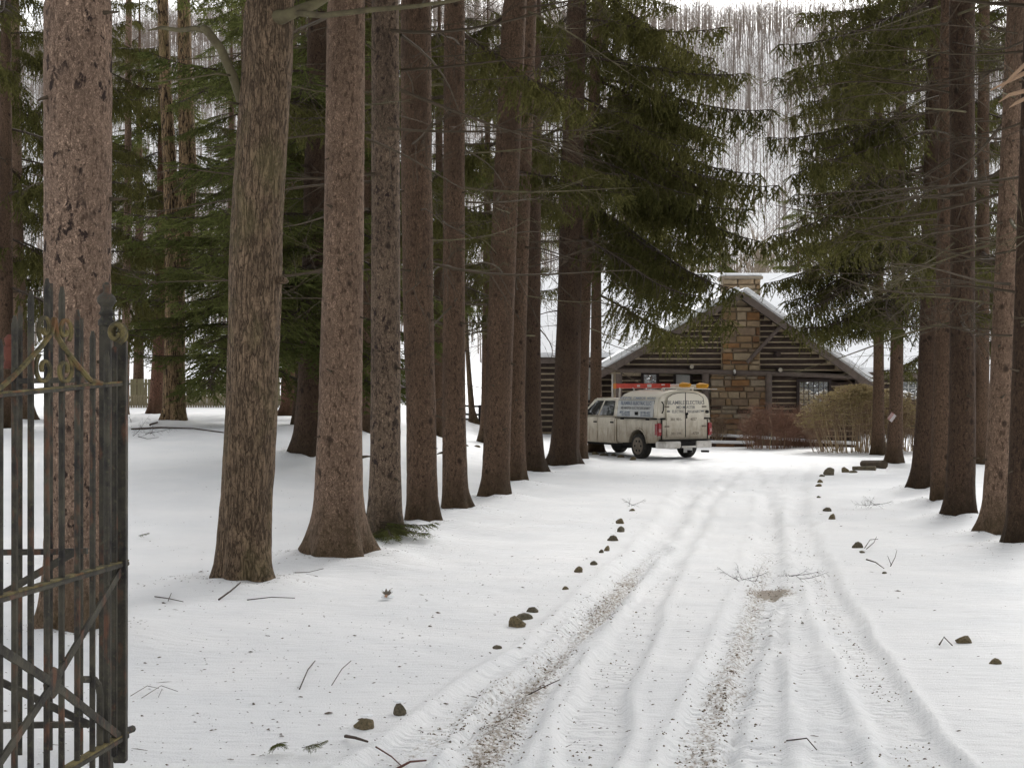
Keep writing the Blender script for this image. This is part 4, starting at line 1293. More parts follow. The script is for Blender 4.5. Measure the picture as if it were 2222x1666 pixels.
# ------------------------------------------------------------------ fences and the shed on the left
M['paling'] = simple('paling', (.29, .245, .155), .9, .35, 7, .004)
M['fence_board'] = simple('fence_board', (.245, .215, .125), .9, .25, 3)
M['rail_dark'] = simple('rail_dark', (.05, .043, .042), .9, .3, 6)
def fence(label, px0, px1, D, py_top, pitch, w, mat, top_jit, group=None, hfix=None):
    x0, x1 = (px0 - 1111) / F * D, (px1 - 1111) / F * D
    o = empty('board_fence', (x0, D, gz(x0, D))); tag(o, label, 'fence', group)
    zt = EYE + (840 - py_top) / F * D
    x = x0; r_ = random.Random(int(px0 + D))
    base = make_mesh('paling', [(sx * w / 2, sy * .011, z) for z in (0, 1) for sx, sy in ((-1, -1), (1, -1), (1, 1), (-1, 1))],
                     [(3, 2, 1, 0), (4, 5, 6, 7), (0, 1, 5, 4), (1, 2, 6, 5), (2, 3, 7, 6), (3, 0, 4, 7)], mat)
    base2 = make_mesh('paling', [(sx * w / 2, sy * .011, z) for z in (0, 1) for sx, sy in ((-1, -1), (1, -1), (1, 1), (-1, 1))],
                     [(3, 2, 1, 0), (4, 5, 6, 7), (0, 1, 5, 4), (1, 2, 6, 5), (2, 3, 7, 6), (3, 0, 4, 7)], mat)
    while x < x1:
        zg = gz(x, D) - .1
        h = zt - zg + r_.uniform(-top_jit, top_jit)
        q = link('paling', base if r_.random() < .5 else base2, o, (x - x0, r_.uniform(-.012, .012), zg - o.location.z)); q.scale = (r_.uniform(.85, 1), 1, h)
        q.rotation_euler = (0, r_.uniform(-.012, .012), 0)
        x += pitch
    for k in (.25, .8):
        mb = MB(); za = gz(x0, D); zb_ = gz(x1, D)
        mb.bar((x0, D + .04, za + (zt - za) * k), (x1, D + .04, zb_ + (zt - zb_) * k), .04, .09); mb.build('rail', mat, o)
    return o
fence('grey-tan paling fence beyond the rotten trunk', 215, 650, 60, 857, .105, .085, M['paling'], .02)
fence('taller olive board fence rising behind the palings', 195, 655, 63, 822, .155, .148, M['fence_board'], .006)
# split rail fence
def rail_fence(label, pts, zpy, posts):
    o = empty('rail_fence', P(pts[0][0], pts[0][1], pts[0][2])); tag(o, label, 'fence')
    for dy in zpy:
        mb = MB(); mb.tube([P(px, py + dy, D) for px, py, D in pts], .045, 6); mb.build('rail', M['rail_dark'], o)
    for px, py, D, h in posts:
        p = P(px, py, D); mb = MB(); mb.box((p.x, D, p.z + h / 2 - .15), (.12, .12, h + .3)); mb.build('post', M['rail_dark'], o)
rail_fence('dark wooden rail fence on the snow behind the slim brown trunk', [(945, 918, 64), (1000, 916, 64.5), (1046, 918, 65)], (-36, -18, -7), [(952, 918, 64, .95), (1041, 919, 64.6, .85), (1000, 917, 64.4, .2)])
# grey clapboard shed glimpsed between two trunks
M['clapboard'] = simple('clapboard', (.42, .36, .36), .85, .2, 4)
sp_ = P(862, 912, 66)
shed = empty('shed', sp_); tag(shed, 'pale grey clapboard shed glimpsed between the mottled and dark brown trunks', 'shed')
for k in range(15):
    mb = MB(); mb.bar((sp_.x, 66 + .02 * (k % 2), sp_.z + .06 + k * .135), (sp_.x + 1.5, 66.25, sp_.z + .06 + k * .135), .03, .125); mb.build('clapboard', M['clapboard'], shed)
mb = MB(); mb.box((sp_.x + .75, 67.6, sp_.z + 1.0), (1.45, 2.6, 2.1)); mb.build('wall', M['clapboard'], shed)
mb = MB(); mb.prism([(-.15, 2.06), (1.65, 2.06), (.75, 2.7)], lambda p: (sp_.x + p[0], 65.9, sp_.z + p[1]), lambda p: (sp_.x + p[0], 69, sp_.z + p[1])); mb.build('roof', M['snow_clean'], shed)
# ------------------------------------------------------------------ iron gate
def iron_mat():
    m = NT('iron'); v = m.coords('Object')
    a = m.noise(v, 7, 5, .65); b = m.noise(m.coords('Object', (1, 1, .35)), 16, 4, .6); f = m.noise(v, 60, 4, .6)
    c = m.mix(m.step(a, .35, .65), (.022, .020, .019, 1), (.078, .070, .052, 1))
    c = m.mix(m.math('MULTIPLY', m.step(b, .55, .68), .75), c, (.15, .07, .042, 1))
    c = m.mix(m.math('MULTIPLY', m.step(f, .55, .7), .6), c, (.10, .095, .06, 1))
    m.color(c); m.rough(.8); m.bump(f, .7, .004); return m.mat
def moss_mat():
    m = NT('iron_lichen'); v = m.coords('Object'); a = m.noise(v, 14, 5, .65)
    c = m.mix(m.step(a, .4, .6), (.06, .052, .03, 1), (.17, .135, .055, 1))
    c = m.mix(m.step(m.noise(v, 9, 4), .56, .66), c, (.15, .075, .035, 1))
    m.color(c); m.rough(.9); m.bump(m.noise(v, 70, 3), .8, .005); return m.mat
M['iron'] = iron_mat(); M['iron_lichen'] = moss_mat()
M['iron_red'] = simple('iron_red', (.15, .05, .034), .75, .4, 14)
gA = (P(262, 0, 6.0).x, 6.0); gB = (P(0, 0, 4.98).x, 4.98)
def G(px, py, off=0.0):
    dx = (px - 1111) / F; ex, ey = gB[0] - gA[0], gB[1] - gA[1]
    s = (dx * gA[1] - gA[0]) / (ex - dx * ey)
    return P(px, py, gA[1] + s * ey + off)
gate = empty('iron_gate', (gA[0], gA[1], gz(*gA)))
tag(gate, 'rusty wrought iron gate leaf standing open with lichen on its rails', 'gate')
def rail_y(px, k):
    return {0: 858 - px * .094, 1: 1300 - px * .289, 2: 1759 - px * .605}[k]
mb = MB()
mb.bar(G(262, 738), G(262, 1652), .052, .045, (0, 1, 0)); mb.bar(G(249, 752, .01), G(249, 1640, .01), .02, .03, (0, 1, 0)); mb.build('stile', M['iron'], gate, bevel=.004)
mb = MB(); c = G(254, 722)
mb.tube([c + Vector((.030 * math.cos(a) * (1 - a / 14), 0, .040 * math.sin(a) * (1 - a / 14))) for a in np.linspace(-1.3, 6.2, 18)], .012, 6)
for k in (-.02, .02): mb.tube([c + Vector((.030 * math.cos(a) * (1 - a / 14), k, .040 * math.sin(a) * (1 - a / 14))) for a in np.linspace(-1.3, 6.2, 18)], .012, 6)
mb.build('scroll', M['iron_lichen'], gate, smooth='auto')
tops = [(-40, 840), (0, 735), (32, 685), (67, 632), (102, 604), (134, 622), (168, 672), (201, 718), (232, 760)]
for px, ty in tops:
    if px < -20: continue
    mb = MB(); a, b = G(px, ty), G(px - 3 if px < 80 else px, 1666 if px > 130 else 1760)
    b.x, b.y = a.x, a.y
    mb.tube([b, a - Vector((0, 0, .03)), a], [.0125, .0125, .006], 8)
    mb.build('bar', M['iron'], gate, smooth='auto')
for k, hw in ((0, .012), (1, .018), (2, .020)):
    a, b = G(-60, rail_y(-60, k)), G(272, rail_y(272, k))
    mb = MB(); mb.bar(a, b, .040, hw); r_ = mb.build('rail', M['iron'], gate, bevel=.003)
    mb = MB(); mb.bar(a + Vector((0, 0, hw / 2 + .004)), b + Vector((0, 0, hw / 2 + .004)), .034, .007); mb.build('lichen', M['iron_lichen'], r_)
mb = MB(); mb.tube([G(288, 1580), G(262, 1590)], .016, 8); mb.build('knob', M['iron'], gate)
# crossed braces and their plate
for p, q in (((-60, 1368), (116, 1482)), ((116, 1482), (272, 1606)), ((-40, 1712), (116, 1482)), ((116, 1482), (263, 1236))):
    mb = MB(); mb.bar(G(*p, -.022), G(*q, -.022), .010, .034); mb.build('brace', M['iron'], gate)
mb = MB(); c = G(118, 1480, -.034); mb.prism([(.055 * math.cos(a), .06 * math.sin(a)) for a in np.linspace(0, 6.283, 9)[:-1]],
         lambda p: c + Vector((p[0] * .25, p[0] * .9, p[1])), lambda p: c + Vector((p[0] * .25 - .012, p[0] * .9, p[1]))); mb.build('plate', M['iron'], gate)
mb = MB(); mb.tube([G(178, 1473, .03), G(205, 1473, .03), G(214, 1484, .03), G(217, 1505, .03), G(217, 1625, .03)], .014, 8); mb.build('drop_bolt', M['iron'], gate, smooth='auto')
# scrolls over the top rail
def spiral(cx, cy, rx, ry, a0, turns, mirror=1, n=26):
    pts = []
    for k in range(n):
        u = k / (n - 1); a = a0 + u * turns * 2 * math.pi
        rr = 1 - .74 * u
        pts.append(G(cx + mirror * rx * rr * math.cos(a), cy - ry * rr * math.sin(a), -.02))
    return pts
for cx, cy, rx, ry, a0, tn, mi in ((96, 800, 20, 36, 1.0, -1.25, -1), (140, 802, 18, 34, 1.0, -1.25, 1), (98, 712, 16, 31, -.9, 1.15, -1), (141, 716, 15, 29, -.9, 1.15, 1)):
    mb = MB(); pts = spiral(cx, cy, rx, ry, a0, tn, mi)
    for k in (-.009, .009): mb.tube([p + Vector((0, k, 0)) for p in pts], .0065, 6)
    mb.build('scroll', M['iron_lichen'], gate, smooth='auto')
for pts in (((-60, 868), (0, 842), (28, 818), (62, 782), (90, 752), (112, 722), (118, 690)), ((118, 690), (124, 730), (146, 764), (170, 795), (195, 824), (220, 832))):
    mb = MB()
    for k in (-.01, .01): mb.tube([G(px, py, -.02 + k) for px, py in pts], .011, 6)
    mb.build('arch', M['iron_lichen'], gate, smooth='auto')
# gate post with its urn finial, and the second leaf standing behind
pp = P(231, 0, 6.22)
post = empty('gate_post', (pp.x, pp.y, gz(pp.x, pp.y))); tag(post, 'iron gate post topped by a small urn finial', 'post')
mb = MB(); mb.box((pp.x, pp.y, (P(0, 704, 6.22).z - .1) / 2), (.05, .05, P(0, 704, 6.22).z + .1)); mb.build('shaft', M['iron'], post)
z0 = P(0, 706, 6.22).z; s = 6.22 / F
mb = MB(); mb.lathe([(18 * s, 0), (18 * s, 10 * s), (14 * s, 14 * s), (12 * s, 20 * s), (17 * s, 26 * s), (13 * s, 32 * s), (12 * s, 40 * s), (20 * s, 50 * s), (20 * s, 60 * s), (15 * s, 66 * s), (7 * s, 72 * s), (7 * s, 80 * s), (9 * s, 86 * s), (3 * s, 94 * s)], (pp.x, pp.y, z0), 14)
mb.build('finial', M['iron'], post, smooth='auto')
leaf = empty('iron_gate', (P(90, 0, 6.7).x, 6.7, gz(P(90, 0, 6.7).x, 6.7))); tag(leaf, 'second iron panel with plain bars standing behind the open gate leaf', 'gate')
D2 = 6.7
for px, ty in ((-24, 720), (44, 664), (110, 615), (176, 690)):
    mb = MB(); a = P(px, ty, D2); mb.tube([P(px, 1626 if px % 4 else 1640, D2), a], .0115, 8); mb.build('bar', M['iron'], leaf, smooth='auto')
for py in (828, 1199, 1574):
    mb = MB(); mb.bar(P(-60, py, D2 - .02), P(190, py - 4, D2 - .02), .03, .026); mb.build('rail', M['iron'], leaf)
for p, q in (((-60, 1326), (164, 1196)), ((-60, 1448), (196, 1572))):
    mb = MB(); mb.bar(P(*p, D2 - .045), P(*q, D2 - .045), .012, .034); mb.build('brace', M['iron'], leaf)
mb = MB(); c = P(22, 800, D2 - .06); mb.lathe([(.03, 0), (.035, .01), (.03, .03), (.024, .04), (.034, .08), (.034, .10), (.022, .11), (.03, .14), (.012, .16)], c, 10); mb.build('collar', M['iron_red'], leaf, smooth='auto')

# ------------------------------------------------------------------ pickup truck with a service cap
def paint_mat():
    m = NT('truck_paint'); v = m.coords('Object'); z = m.sepz(v)
    n = m.noise(v, 2.6, 5, .65); n2 = m.noise(m.coords('Object', (1, 1, .25)), 7, 4, .6)
    base = (.67, .625, .525, 1)
    hgt = m.math('ADD', m.step(z, 1.9, .5), m.math('MULTIPLY', m.math('SUBTRACT', n, .5), 1.1))
    mud = m.math('MULTIPLY', m.step(hgt, .25, .85), .78)
    c = m.mix(mud, base, (.29, .235, .165, 1))
    c = m.mix(m.math('MULTIPLY', m.math('MULTIPLY', m.step(n2, .50, .68), m.step(z, 1.3, .9)), .6), c, (.17, .13, .09, 1))
    m.color(c); m.rough(.55); m.bsdf.inputs['Specular IOR Level'].default_value = .35
    return m.mat
M['paint'] = paint_mat()
M['truck_dark'] = simple('truck_dark', (.016, .015, .014), .8, .4, 9)
M['rubber'] = simple('rubber', (.022, .021, .02), .85, .4, 9, c2=(.05, .045, .038))
M['rim'] = simple('rim', (.21, .175, .14), .6, .35, 7, metal=.4)
M['chrome'] = simple('chrome', (.55, .53, .50), .32, .25, 5, metal=.75, c2=(.36, .33, .29))
M['tail_red'] = simple('tail_red', (.30, .018, .022), .25, .3, 4, spec=.6)
M['tail_clear'] = simple('tail_clear', (.45, .20, .19), .3, .2, 6, spec=.6)
M['letter_blue'] = simple('letter_blue', (.25, .29, .36), .6, .2, 9)
M['letter_grey'] = simple('letter_grey', (.22, .22, .22), .6, .2, 9)
M['letter_faint'] = simple('letter_faint', (.22, .19, .155), .7, .2, 9)
M['panel_white'] = simple('panel_white', (.56, .57, .56), .5, .12, 4)
M['ladder_red'] = simple('ladder_red', (.55, .06, .035), .5, .25, 6)
M['ladder_orange'] = simple('ladder_orange', (.62, .22, .03), .5, .2, 6)
M['pole_yellow'] = simple('pole_yellow', (.62, .30, .02), .5, .2, 6)
M['pole_white'] = simple('pole_white', (.60, .59, .56), .5, .2, 6)
TH = R(29)
wl_ = at(1392, 995)
ax = Vector((math.cos(TH), math.sin(TH), 0)); ay = Vector((-math.sin(TH), math.cos(TH), 0))
to = P(1392, 995, wl_.y + .05) + ax * .86
tz = gz(to.x, to.y)
truck = empty('pickup_truck', (to.x, to.y, tz), TH)
tag(truck, 'muddy cream-white pickup truck with a lettered service cap, parked by the cabin', 'truck')
def arch(cy, cz, r_, n=10): return [(cy - r_ * math.cos(a), cz + r_ * math.sin(a)) for a in np.linspace(.15, math.pi - .15, n)]
def side_prism(poly, x0, x1, name, mat, bev=.03, parent=truck):
    mb = MB(); mb.prism(poly, lambda p: (x0, p[0], p[1]), lambda p: (x1, p[0], p[1])); return mb.build(name, mat, parent, local=True, bevel=bev, smooth='auto')
bed = side_prism([(-1.06, .64), (-.98, .52)] + arch(0, .42, .50) + [(1.16, .46), (1.17, 1.23), (-1.05, 1.23)], -1.0, 1.0, 'bed', M['paint'], .035)
body = side_prism([(1.19, .44)] + [(3.30, .44)] + arch(3.85, .42, .50) + [(4.72, .50), (4.80, .62), (4.80, 1.02), (4.66, 1.16), (3.60, 1.26), (1.19, 1.27)], -1.0, 1.0, 'body', M['paint'], .04)
mb = MB(); mb.box((0, 1.8, .47), (1.5, 5.2, .22)); mb.box((0, -.5, .42), (.9, 1.0, .18)); mb.box((0, 1.9, .34), (1.1, .5, .16)); mb.build('chassis', M['truck_dark'], truck, local=True)
# arch flares
for cy in (0, 3.85):
    for sx in (-1, 1):
        mb = MB(); pts = [Vector((sx * 1.0, y, z)) for y, z in arch(cy, .42, .52, 12)]
        mb.tube(pts, .035, 6); mb.build('wheel_arch', M['paint'], truck, local=True, smooth='auto')
# cab greenhouse
def gh(u, w, sx, off=0.0):
    """point on the cab side: u along (0 rear..1 front), w height 0..1"""
    yb, yt = 1.20 + u * 2.30, 1.30 + u * 1.50
    return Vector((sx * (.975 - .17 * w + off), yb + (yt - yb) * w, 1.265 + .60 * w))
mb = MB()
vs = [gh(0, 0, -1), gh(1, 0, -1), gh(1, 0, 1), gh(0, 0, 1), gh(0, 1, -1), gh(1, 1, -1), gh(1, 1, 1), gh(0, 1, 1)]
mb.add(vs, [(3, 2, 1, 0), (4, 5, 6, 7), (0, 1, 5, 4), (1, 2, 6, 5), (2, 3, 7, 6), (3, 0, 4, 7)])
cab = mb.build('cab', M['paint'], truck, local=True, bevel=.06, smooth='auto')
def side_panel(c, name, mat, parent, sx=-1, thick=.012):
    mb = MB(); o = [gh(u, w, sx, .006) for u, w in c]; d = Vector((sx * thick, 0, thick * .3))
    n = len(o); mb.add(o + [p + d for p in o], [tuple(range(n)), tuple(range(2 * n - 1, n - 1, -1))] + [(i, (i + 1) % n, n + (i + 1) % n, n + i) for i in range(n)])
    return mb.build(name, mat, parent, local=True)
for sx in (-1, 1):
    for nm, y0, y1, win in (('door', 1.30, 2.26, [(.10, .08), (.47, .08), (.50, .86), (.14, .86)]), ('door', 2.29, 3.28, [(.52, .08), (.93, .08), (.86, .55), (.80, .86), (.56, .86)])):
        mb = MB(); mb.box((sx * 1.004, (y0 + y1) / 2, .88), (.03, y1 - y0, .74)); dr = mb.build(nm, M['paint'], truck, local=True, bevel=.012)
        side_panel(win, 'window', M['pane_dark'], dr, sx)
        mb = MB(); mb.box((sx * 1.030, y0 + .13, 1.10), (.03, .20, .05)); mb.build('handle', M['truck_dark'], dr, local=True, bevel=.01)
    mb = MB(); mb.box((sx * 1.14, 3.14, 1.36), (.20, .10, .24)); mb.bar((sx * .98, 3.16, 1.30), (sx * 1.1, 3.15, 1.32), .05, .05); mb.build('mirror', M['truck_dark'], truck, local=True, bevel=.02)
mb = MB(); mb.add([gh(1, .08, -1) + Vector((.06, .02, 0)), gh(1, .08, 1) + Vector((-.06, .02, 0)), gh(1, .92, 1) + Vector((-.06, .02, 0)), gh(1, .92, -1) + Vector((.06, .02, 0))], [(0, 1, 2, 3)])
mb.build('windscreen', M['pane_dark'], truck, local=True)
# service cap
sec = [(-1.0, 1.25), (-.995, 1.36), (-.97, 1.66), (-.93, 1.86), (-.80, 1.99), (-.52, 2.09), (-.2, 2.13), (.2, 2.13), (.52, 2.09), (.80, 1.99), (.93, 1.86), (.97, 1.66), (.995, 1.36), (1.0, 1.25)]
mb = MB(); mb.prism(sec, lambda p: (p[0], -1.05, p[1]), lambda p: (p[0] * .97, 1.32 - .25 * (p[1] - 1.25), p[1]))
cap = mb.build('cap', M['paint'], truck, local=True, bevel=.03, smooth='auto')
for x in (-.45, -.15, .15, .45):
    mb = MB(); mb.bar((x, -.9, 2.125 - abs(x) * .06), (x, 1.0, 2.125 - abs(x) * .06), .05, .03); mb.build('roof_rib', M['paint'], cap, local=True, bevel=.01)
mb = MB(); mb.bar((-1.012, -1.05, 1.255), (-1.012, 1.25, 1.255), .03, .03); mb.bar((-.9, -1.09, 1.26), (-.74, -1.09, 1.26), .03, .035); mb.bar((.74, -1.09, 1.26), (.98, -1.09, 1.26), .03, .035)
mb.build('seal', M['truck_dark'], cap, local=True)
for y in (-.55, .85):
    mb = MB(); mb.box((-1.02, y, 1.225), (.03, .16, .035)); mb.build('clamp', M['truck_dark'], cap, local=True)
# side hatch with lettering
def cs(y, z, off=.012):
    x = -float(np.interp(z, [1.25, 1.36, 1.66, 1.86], [1.0, .995, .97, .93])) - off
    return Vector((x, y, z))
def hatch(y0, y1, z0, z1, off, name, mat, parent):
    mb = MB(); o = [cs(y0, z0, off), cs(y1, z0, off), cs(y1 - .02, z1, off), cs(y0, z1, off)]
    i = [p + Vector((.02, 0, 0)) for p in o]
    mb.add(o + i, [(0, 1, 2, 3), (7, 6, 5, 4), (0, 4, 5, 1), (1, 5, 6, 2), (2, 6, 7, 3), (3, 7, 4, 0)]); return mb.build(name, mat, parent, local=True)
hatch(-.84, 1.18, 1.285, 1.815, .008, 'hatch_gasket', M['letter_grey'], cap)
ht = hatch(-.82, 1.16, 1.30, 1.80, .016, 'hatch', M['panel_white'], truck)
mb = MB(); q = cs(.05, 1.40, .03); mb.box(q, (.03, .14, .10)); mb.build('latch', M['truck_dark'], ht, local=True)
def text(body, loc, size, xdir, up, mat, parent, name='lettering', w=1.0):
    cu = bpy.data.curves.new(name, 'FONT'); cu.body = body; cu.size = size; cu.extrude = .0015; cu.offset = .0012 * size / .1
    cu.resolution_u = 2; cu.align_x = 'CENTER'; cu.align_y = 'CENTER'
    cu.materials.append(mat)
    o = bpy.data.objects.new(name, cu); o.parent = parent
    x = Vector(xdir).normalized(); u = Vector(up).normalized(); n = x.cross(u).normalized(); u = n.cross(x)
    mt = Matrix((x, u, n)).transposed().to_4x4(); mt.translation = Vector(loc)
    o.matrix_local = mt @ Matrix.Diagonal((w, 1, 1, 1)); col.objects.link(o); return o
sl = (.083, 0, 1)
text("BLAMBLE ELECTRIC LLC", cs(.14, 1.715, .022), .155, (0, -1, 0), sl, M['letter_blue'], ht, w=1.02)
text("MD MASTER ELECTRICIAN #16817", cs(.14, 1.565, .022), .110, (0, -1, 0), sl, M['letter_grey'], ht, w=.98)
text("MHIC #91400", cs(.72, 1.43, .022), .098, (0, -1, 0), sl, M['letter_blue'], ht)
text("301 942570", cs(.66, 1.345, .022), .098, (0, -1, 0), sl, M['letter_blue'], ht)
text("301 901-4027", cs(-.42, 1.43, .022), .098, (0, -1, 0), sl, M['letter_blue'], ht)
text("301 594-4729", cs(-.42, 1.345, .022), .098, (0, -1, 0), sl, M['letter_blue'], ht)
text("RESIDENTIAL  COMMERCIAL  INSURED", cs(.1, 1.875, .03) + Vector((.02, 0, 0)), .115, (0, -1, 0), (.5, 0, 1), M['letter_blue'], cap, w=.98)
# rear frame and the pair of tall doors
mb = MB(); mb.prism([(-.84, .62), (.84, .62), (.84, 1.22), (-.84, 1.22)], lambda p: (p[0], -1.10, p[1]), lambda p: (p[0], -1.03, p[1])); fr = mb.build('rear_frame', M['paint'], truck, local=True, bevel=.015)
for x in (-.86, .86):
    mb = MB(); mb.box((x, -1.075, .93), (.03, .03, .6)); mb.build('seam', M['truck_dark'], fr, local=True)
def rdoor(sx):
    poly = [(.008, .70), (.70, .70), (.70, 1.70), (.66, 1.90), (.50, 1.99), (.30, 2.035), (.008, 2.05)]
    mb = MB(); mb.prism([(sx * a, b) for a, b in poly], lambda p: (p[0], -1.125, p[1]), lambda p: (p[0], -1.06, p[1])); d = mb.build('rear_door', M['paint'], truck, local=True, bevel=.008)
    for z in (1.02, 1.62):
        mb = MB(); mb.box((sx * .70, -1.135, z), (.16, .02, .05)); mb.build('hinge', M['letter_faint'], d, local=True)
    for z in (1.48,):
        mb = MB(); mb.box((sx * .64, -1.135, z), (.09, .02, .05)); mb.build('clasp', M['letter_grey'], d, local=True)
    return d
dl, dr_ = rdoor(-1), rdoor(1)
mb = MB(); mb.box((0, -1.121, 1.37), (.018, .012, 1.36)); mb.build('door_gap', M['truck_dark'], fr, local=True)
mb = MB(); mb.tube([(-.70, -1.128, 1.70), (-.66, -1.128, 1.90), (-.50, -1.128, 1.995), (-.30, -1.128, 2.04), (0, -1.128, 2.055), (.30, -1.128, 2.04), (.50, -1.128, 1.995), (.66, -1.128, 1.90), (.70, -1.128, 1.70)], .008, 4); mb.build('door_edge', M['truck_dark'], fr, local=True)
mb = MB(); mb.box((.03, -1.15, 1.40), (.10, .04, .07)); mb.box((.03, -1.15, 1.33), (.04, .03, .14)); mb.build('door_handle', M['truck_dark'], dr_, local=True, bevel=.01)
mb = MB(); mb.tube([(-.86, -1.09, 1.78), (-.82, -1.12, 1.70), (-.82, -1.12, 1.52), (-.85, -1.09, 1.42)], .018, 6); mb.build('grab_handle', M['truck_dark'], cap, local=True)
mb = MB(); mb.tube([(.85, -1.12, 1.46), (.85, -1.05, 1.46)], .05, 10); mb.build('marker_lamp', M['truck_dark'], cap, local=True)
rx, up = (1, 0, 0), (0, 0, 1)
text("BLAMBLE", (-.35, -1.129, 1.74), .165, rx, up, M['letter_grey'], dl, w=.95)
text("ELECTRIC", (.35, -1.129, 1.74), .165, rx, up, M['letter_grey'], dr_, w=.95)
text("MD M", (-.18, -1.129, 1.60), .13, rx, up, M['letter_grey'], dl)
text("ASTER", (.19, -1.129, 1.60), .13, rx, up, M['letter_grey'], dr_, w=.9)
text("ELECTRIC", (-.27, -1.129, 1.47), .12, rx, up, M['letter_grey'], dl, w=.9)
text("IAN #16817", (.31, -1.129, 1.47), .12, rx, up, M['letter_grey'], dr_, w=.85)
text("301 901-", (-.35, -1.129, 1.23), .12, rx, up, M['letter_faint'], dl)
text("4027", (.3, -1.129, 1.23), .12, rx, up, M['letter_faint'], dr_)
text("301 594", (-.35, -1.129, .80), .12, rx, up, M['letter_faint'], dl)
text("-4729", (.36, -1.129, .80), .12, rx, up, M['letter_faint'], dr_)
# tail lamps, bumper, plate
for sx in (-1, 1):
    mb = MB(); mb.box((sx * .945, -1.02, .93), (.16, .20, .40)); tl = mb.build('tail_lamp', M['tail_red'], truck, local=True, bevel=.03, smooth='auto')
    mb = MB(); mb.box((sx * .955, -1.128, .90), (.08, .02, .10)); mb.build('reversing_lamp', M['tail_clear'], tl, local=True)
    mb = MB(); mb.prism([(sx * .28, -1.30), (sx * .86, -1.27), (sx * 1.01, -1.10), (sx * 1.01, -.96), (sx * .28, -1.10)], lambda p: (p[0], p[1], .36), lambda p: (p[0], p[1], .57)); mb.build('bumper', M['chrome'], truck, local=True, bevel=.025, smooth='auto')
mb = MB(); mb.box((0, -1.18, .50), (.56, .20, .13)); mb.box((0, -1.16, .60), (1.9, .22, .035)); mb.build('bumper_step', M['truck_dark'], truck, local=True, bevel=.01)
mb = MB(); mb.box((0, -1.285, .40), (.52, .06, .06)); mb.build('bumper_lip', M['chrome'], truck, local=True)
mb = MB(); mb.box((.0, -1.25, .30), (.32, .02, .15)); mb.build('licence_plate', M['pole_white'], truck, local=True)
mb = MB(); mb.bar((.0, -1.1, .26), (.0, -1.42, .26), .07, .07); mb.tube([(.55, -1.2, .25), (.82, -1.2, .24)], .035, 8); mb.build('hitch', M['truck_dark'], truck, local=True)
for sx, y in ((-1, 0), (1, 0), (-1, 3.85), (1, 3.85)):
    mb = MB(); mb.lathe([(.27, -.13), (.36, -.14), (.395, -.10), (.40, -.05), (.40, .05), (.395, .10), (.36, .14), (.27, .13)], (sx * .86, y, .40), 28, 'x')
    wh = mb.build('wheel', M['rubber'], truck, local=True, smooth='auto')
    mb = MB(); mb.lathe([(.27, .10), (.27, .146), (.23, .138), (.12, .134), (.09, .152), (.05, .165)] if sx > 0 else [(.05, -.165), (.09, -.152), (.12, -.134), (.23, -.138), (.27, -.146), (.27, -.10)], (sx * .86, y, .40), 24, 'x'); rm = mb.build('rim', M['rim'], wh, local=True, smooth='auto')
    mb = MB()
    for k in range(6):
        a = k * math.pi / 3; c = Vector((sx * (.86 + .137), y + .165 * math.cos(a), .40 + .165 * math.sin(a))); mb.tube([c - Vector((.01 * sx, 0, 0)), c + Vector((.006 * sx, 0, 0))], .036, 8)
    mb.build('rim_hole', M['truck_dark'], wh, local=True)
# roof rack legs stay with the truck; ladders lie on it
mb = MB()
for y in (-.7, .95):
    mb.bar((-.55, y, 2.19), (.62, y, 2.19), .05, .035)
    for x in (-.5, .58): mb.bar((x, y, 2.06), (x, y, 2.18), .04, .04, (0, 1, 0))
mb.bar((-.52, 1.75, 1.86), (-.52, 1.72, 2.2), .05, .05, (0, 1, 0)); mb.bar((-.52, 1.72, 2.19), (.5, 1.72, 2.19), .05, .03)
mb.build('roof_rack', M['pole_white'], truck, local=True)
def on_truck(name, x, y, z): 
    q = to + ax * x + ay * y; return empty(name, (q.x, q.y, tz + z), TH)
lad = on_truck('ladder', -.34, .6, 2.26); tag(lad, 'red fibreglass ladder with an orange tip lying on the truck roof', 'ladder')
for x in (-.17, .17):
    mb = MB(); mb.bar((x, -1.15, .0), (x, 1.35, .0), .04, .15); mb.build('rail', M['ladder_red'], lad, local=True, bevel=.008)
    mb = MB(); mb.bar((x, 1.35, .0), (x, 1.52, -.01), .055, .17); mb.build('tip', M['ladder_orange'], lad, local=True, bevel=.01)
for k in range(7):
    mb = MB(); mb.tube([(-.17, -.95 + k * .33, 0.03), (.17, -.9 + k * .33, .03)], .018, 6); mb.build('rung', M['pole_white'], lad, local=True)
mb = MB(); mb.box((-.192, -.55, .0), (.004, .22, .09)); mb.box((-.192, .05, 0), (.004, .16, .06)); mb.build('sticker', M['pole_white'], lad, local=True)
for lab, x, y0, y1, z, r_ in (('yellow-ended white pole on the truck roof beside the ladder', .12, -1.15, 1.3, 2.27, .045), ('yellow-tipped pole at the right edge of the truck roof', .48, -1.55, 1.2, 2.25, .05)):
    o = on_truck('pole', x, 0, z); tag(o, lab, 'pole', 'poles carried on the truck roof')
    mb = MB(); mb.tube([(0, y0 + .5, 0), (0, y1, 0)], r_ * .9, 8); mb.build('tube', M['pole_white'], o, local=True, smooth='auto')
    mb = MB(); mb.tube([(0, y0, 0), (0, y0 + .45, .01)], [r_ * 1.3, r_ * 1.5], 8); mb.tube([(.0, y0 - .05, .02), (.04, y0 + .42, .06)], r_, 8); mb.build('sleeve', M['pole_yellow'], o, local=True, smooth='auto')
o = on_truck('pipe', .72, 0, 2.16); tag(o, 'thin pale pipe sticking out past the truck roof', 'pipe')
mb = MB(); mb.tube([(0, -1.75, 0), (-.1, .9, .02)], .016, 6); mb.build('tube', M['pole_white'], o, local=True)

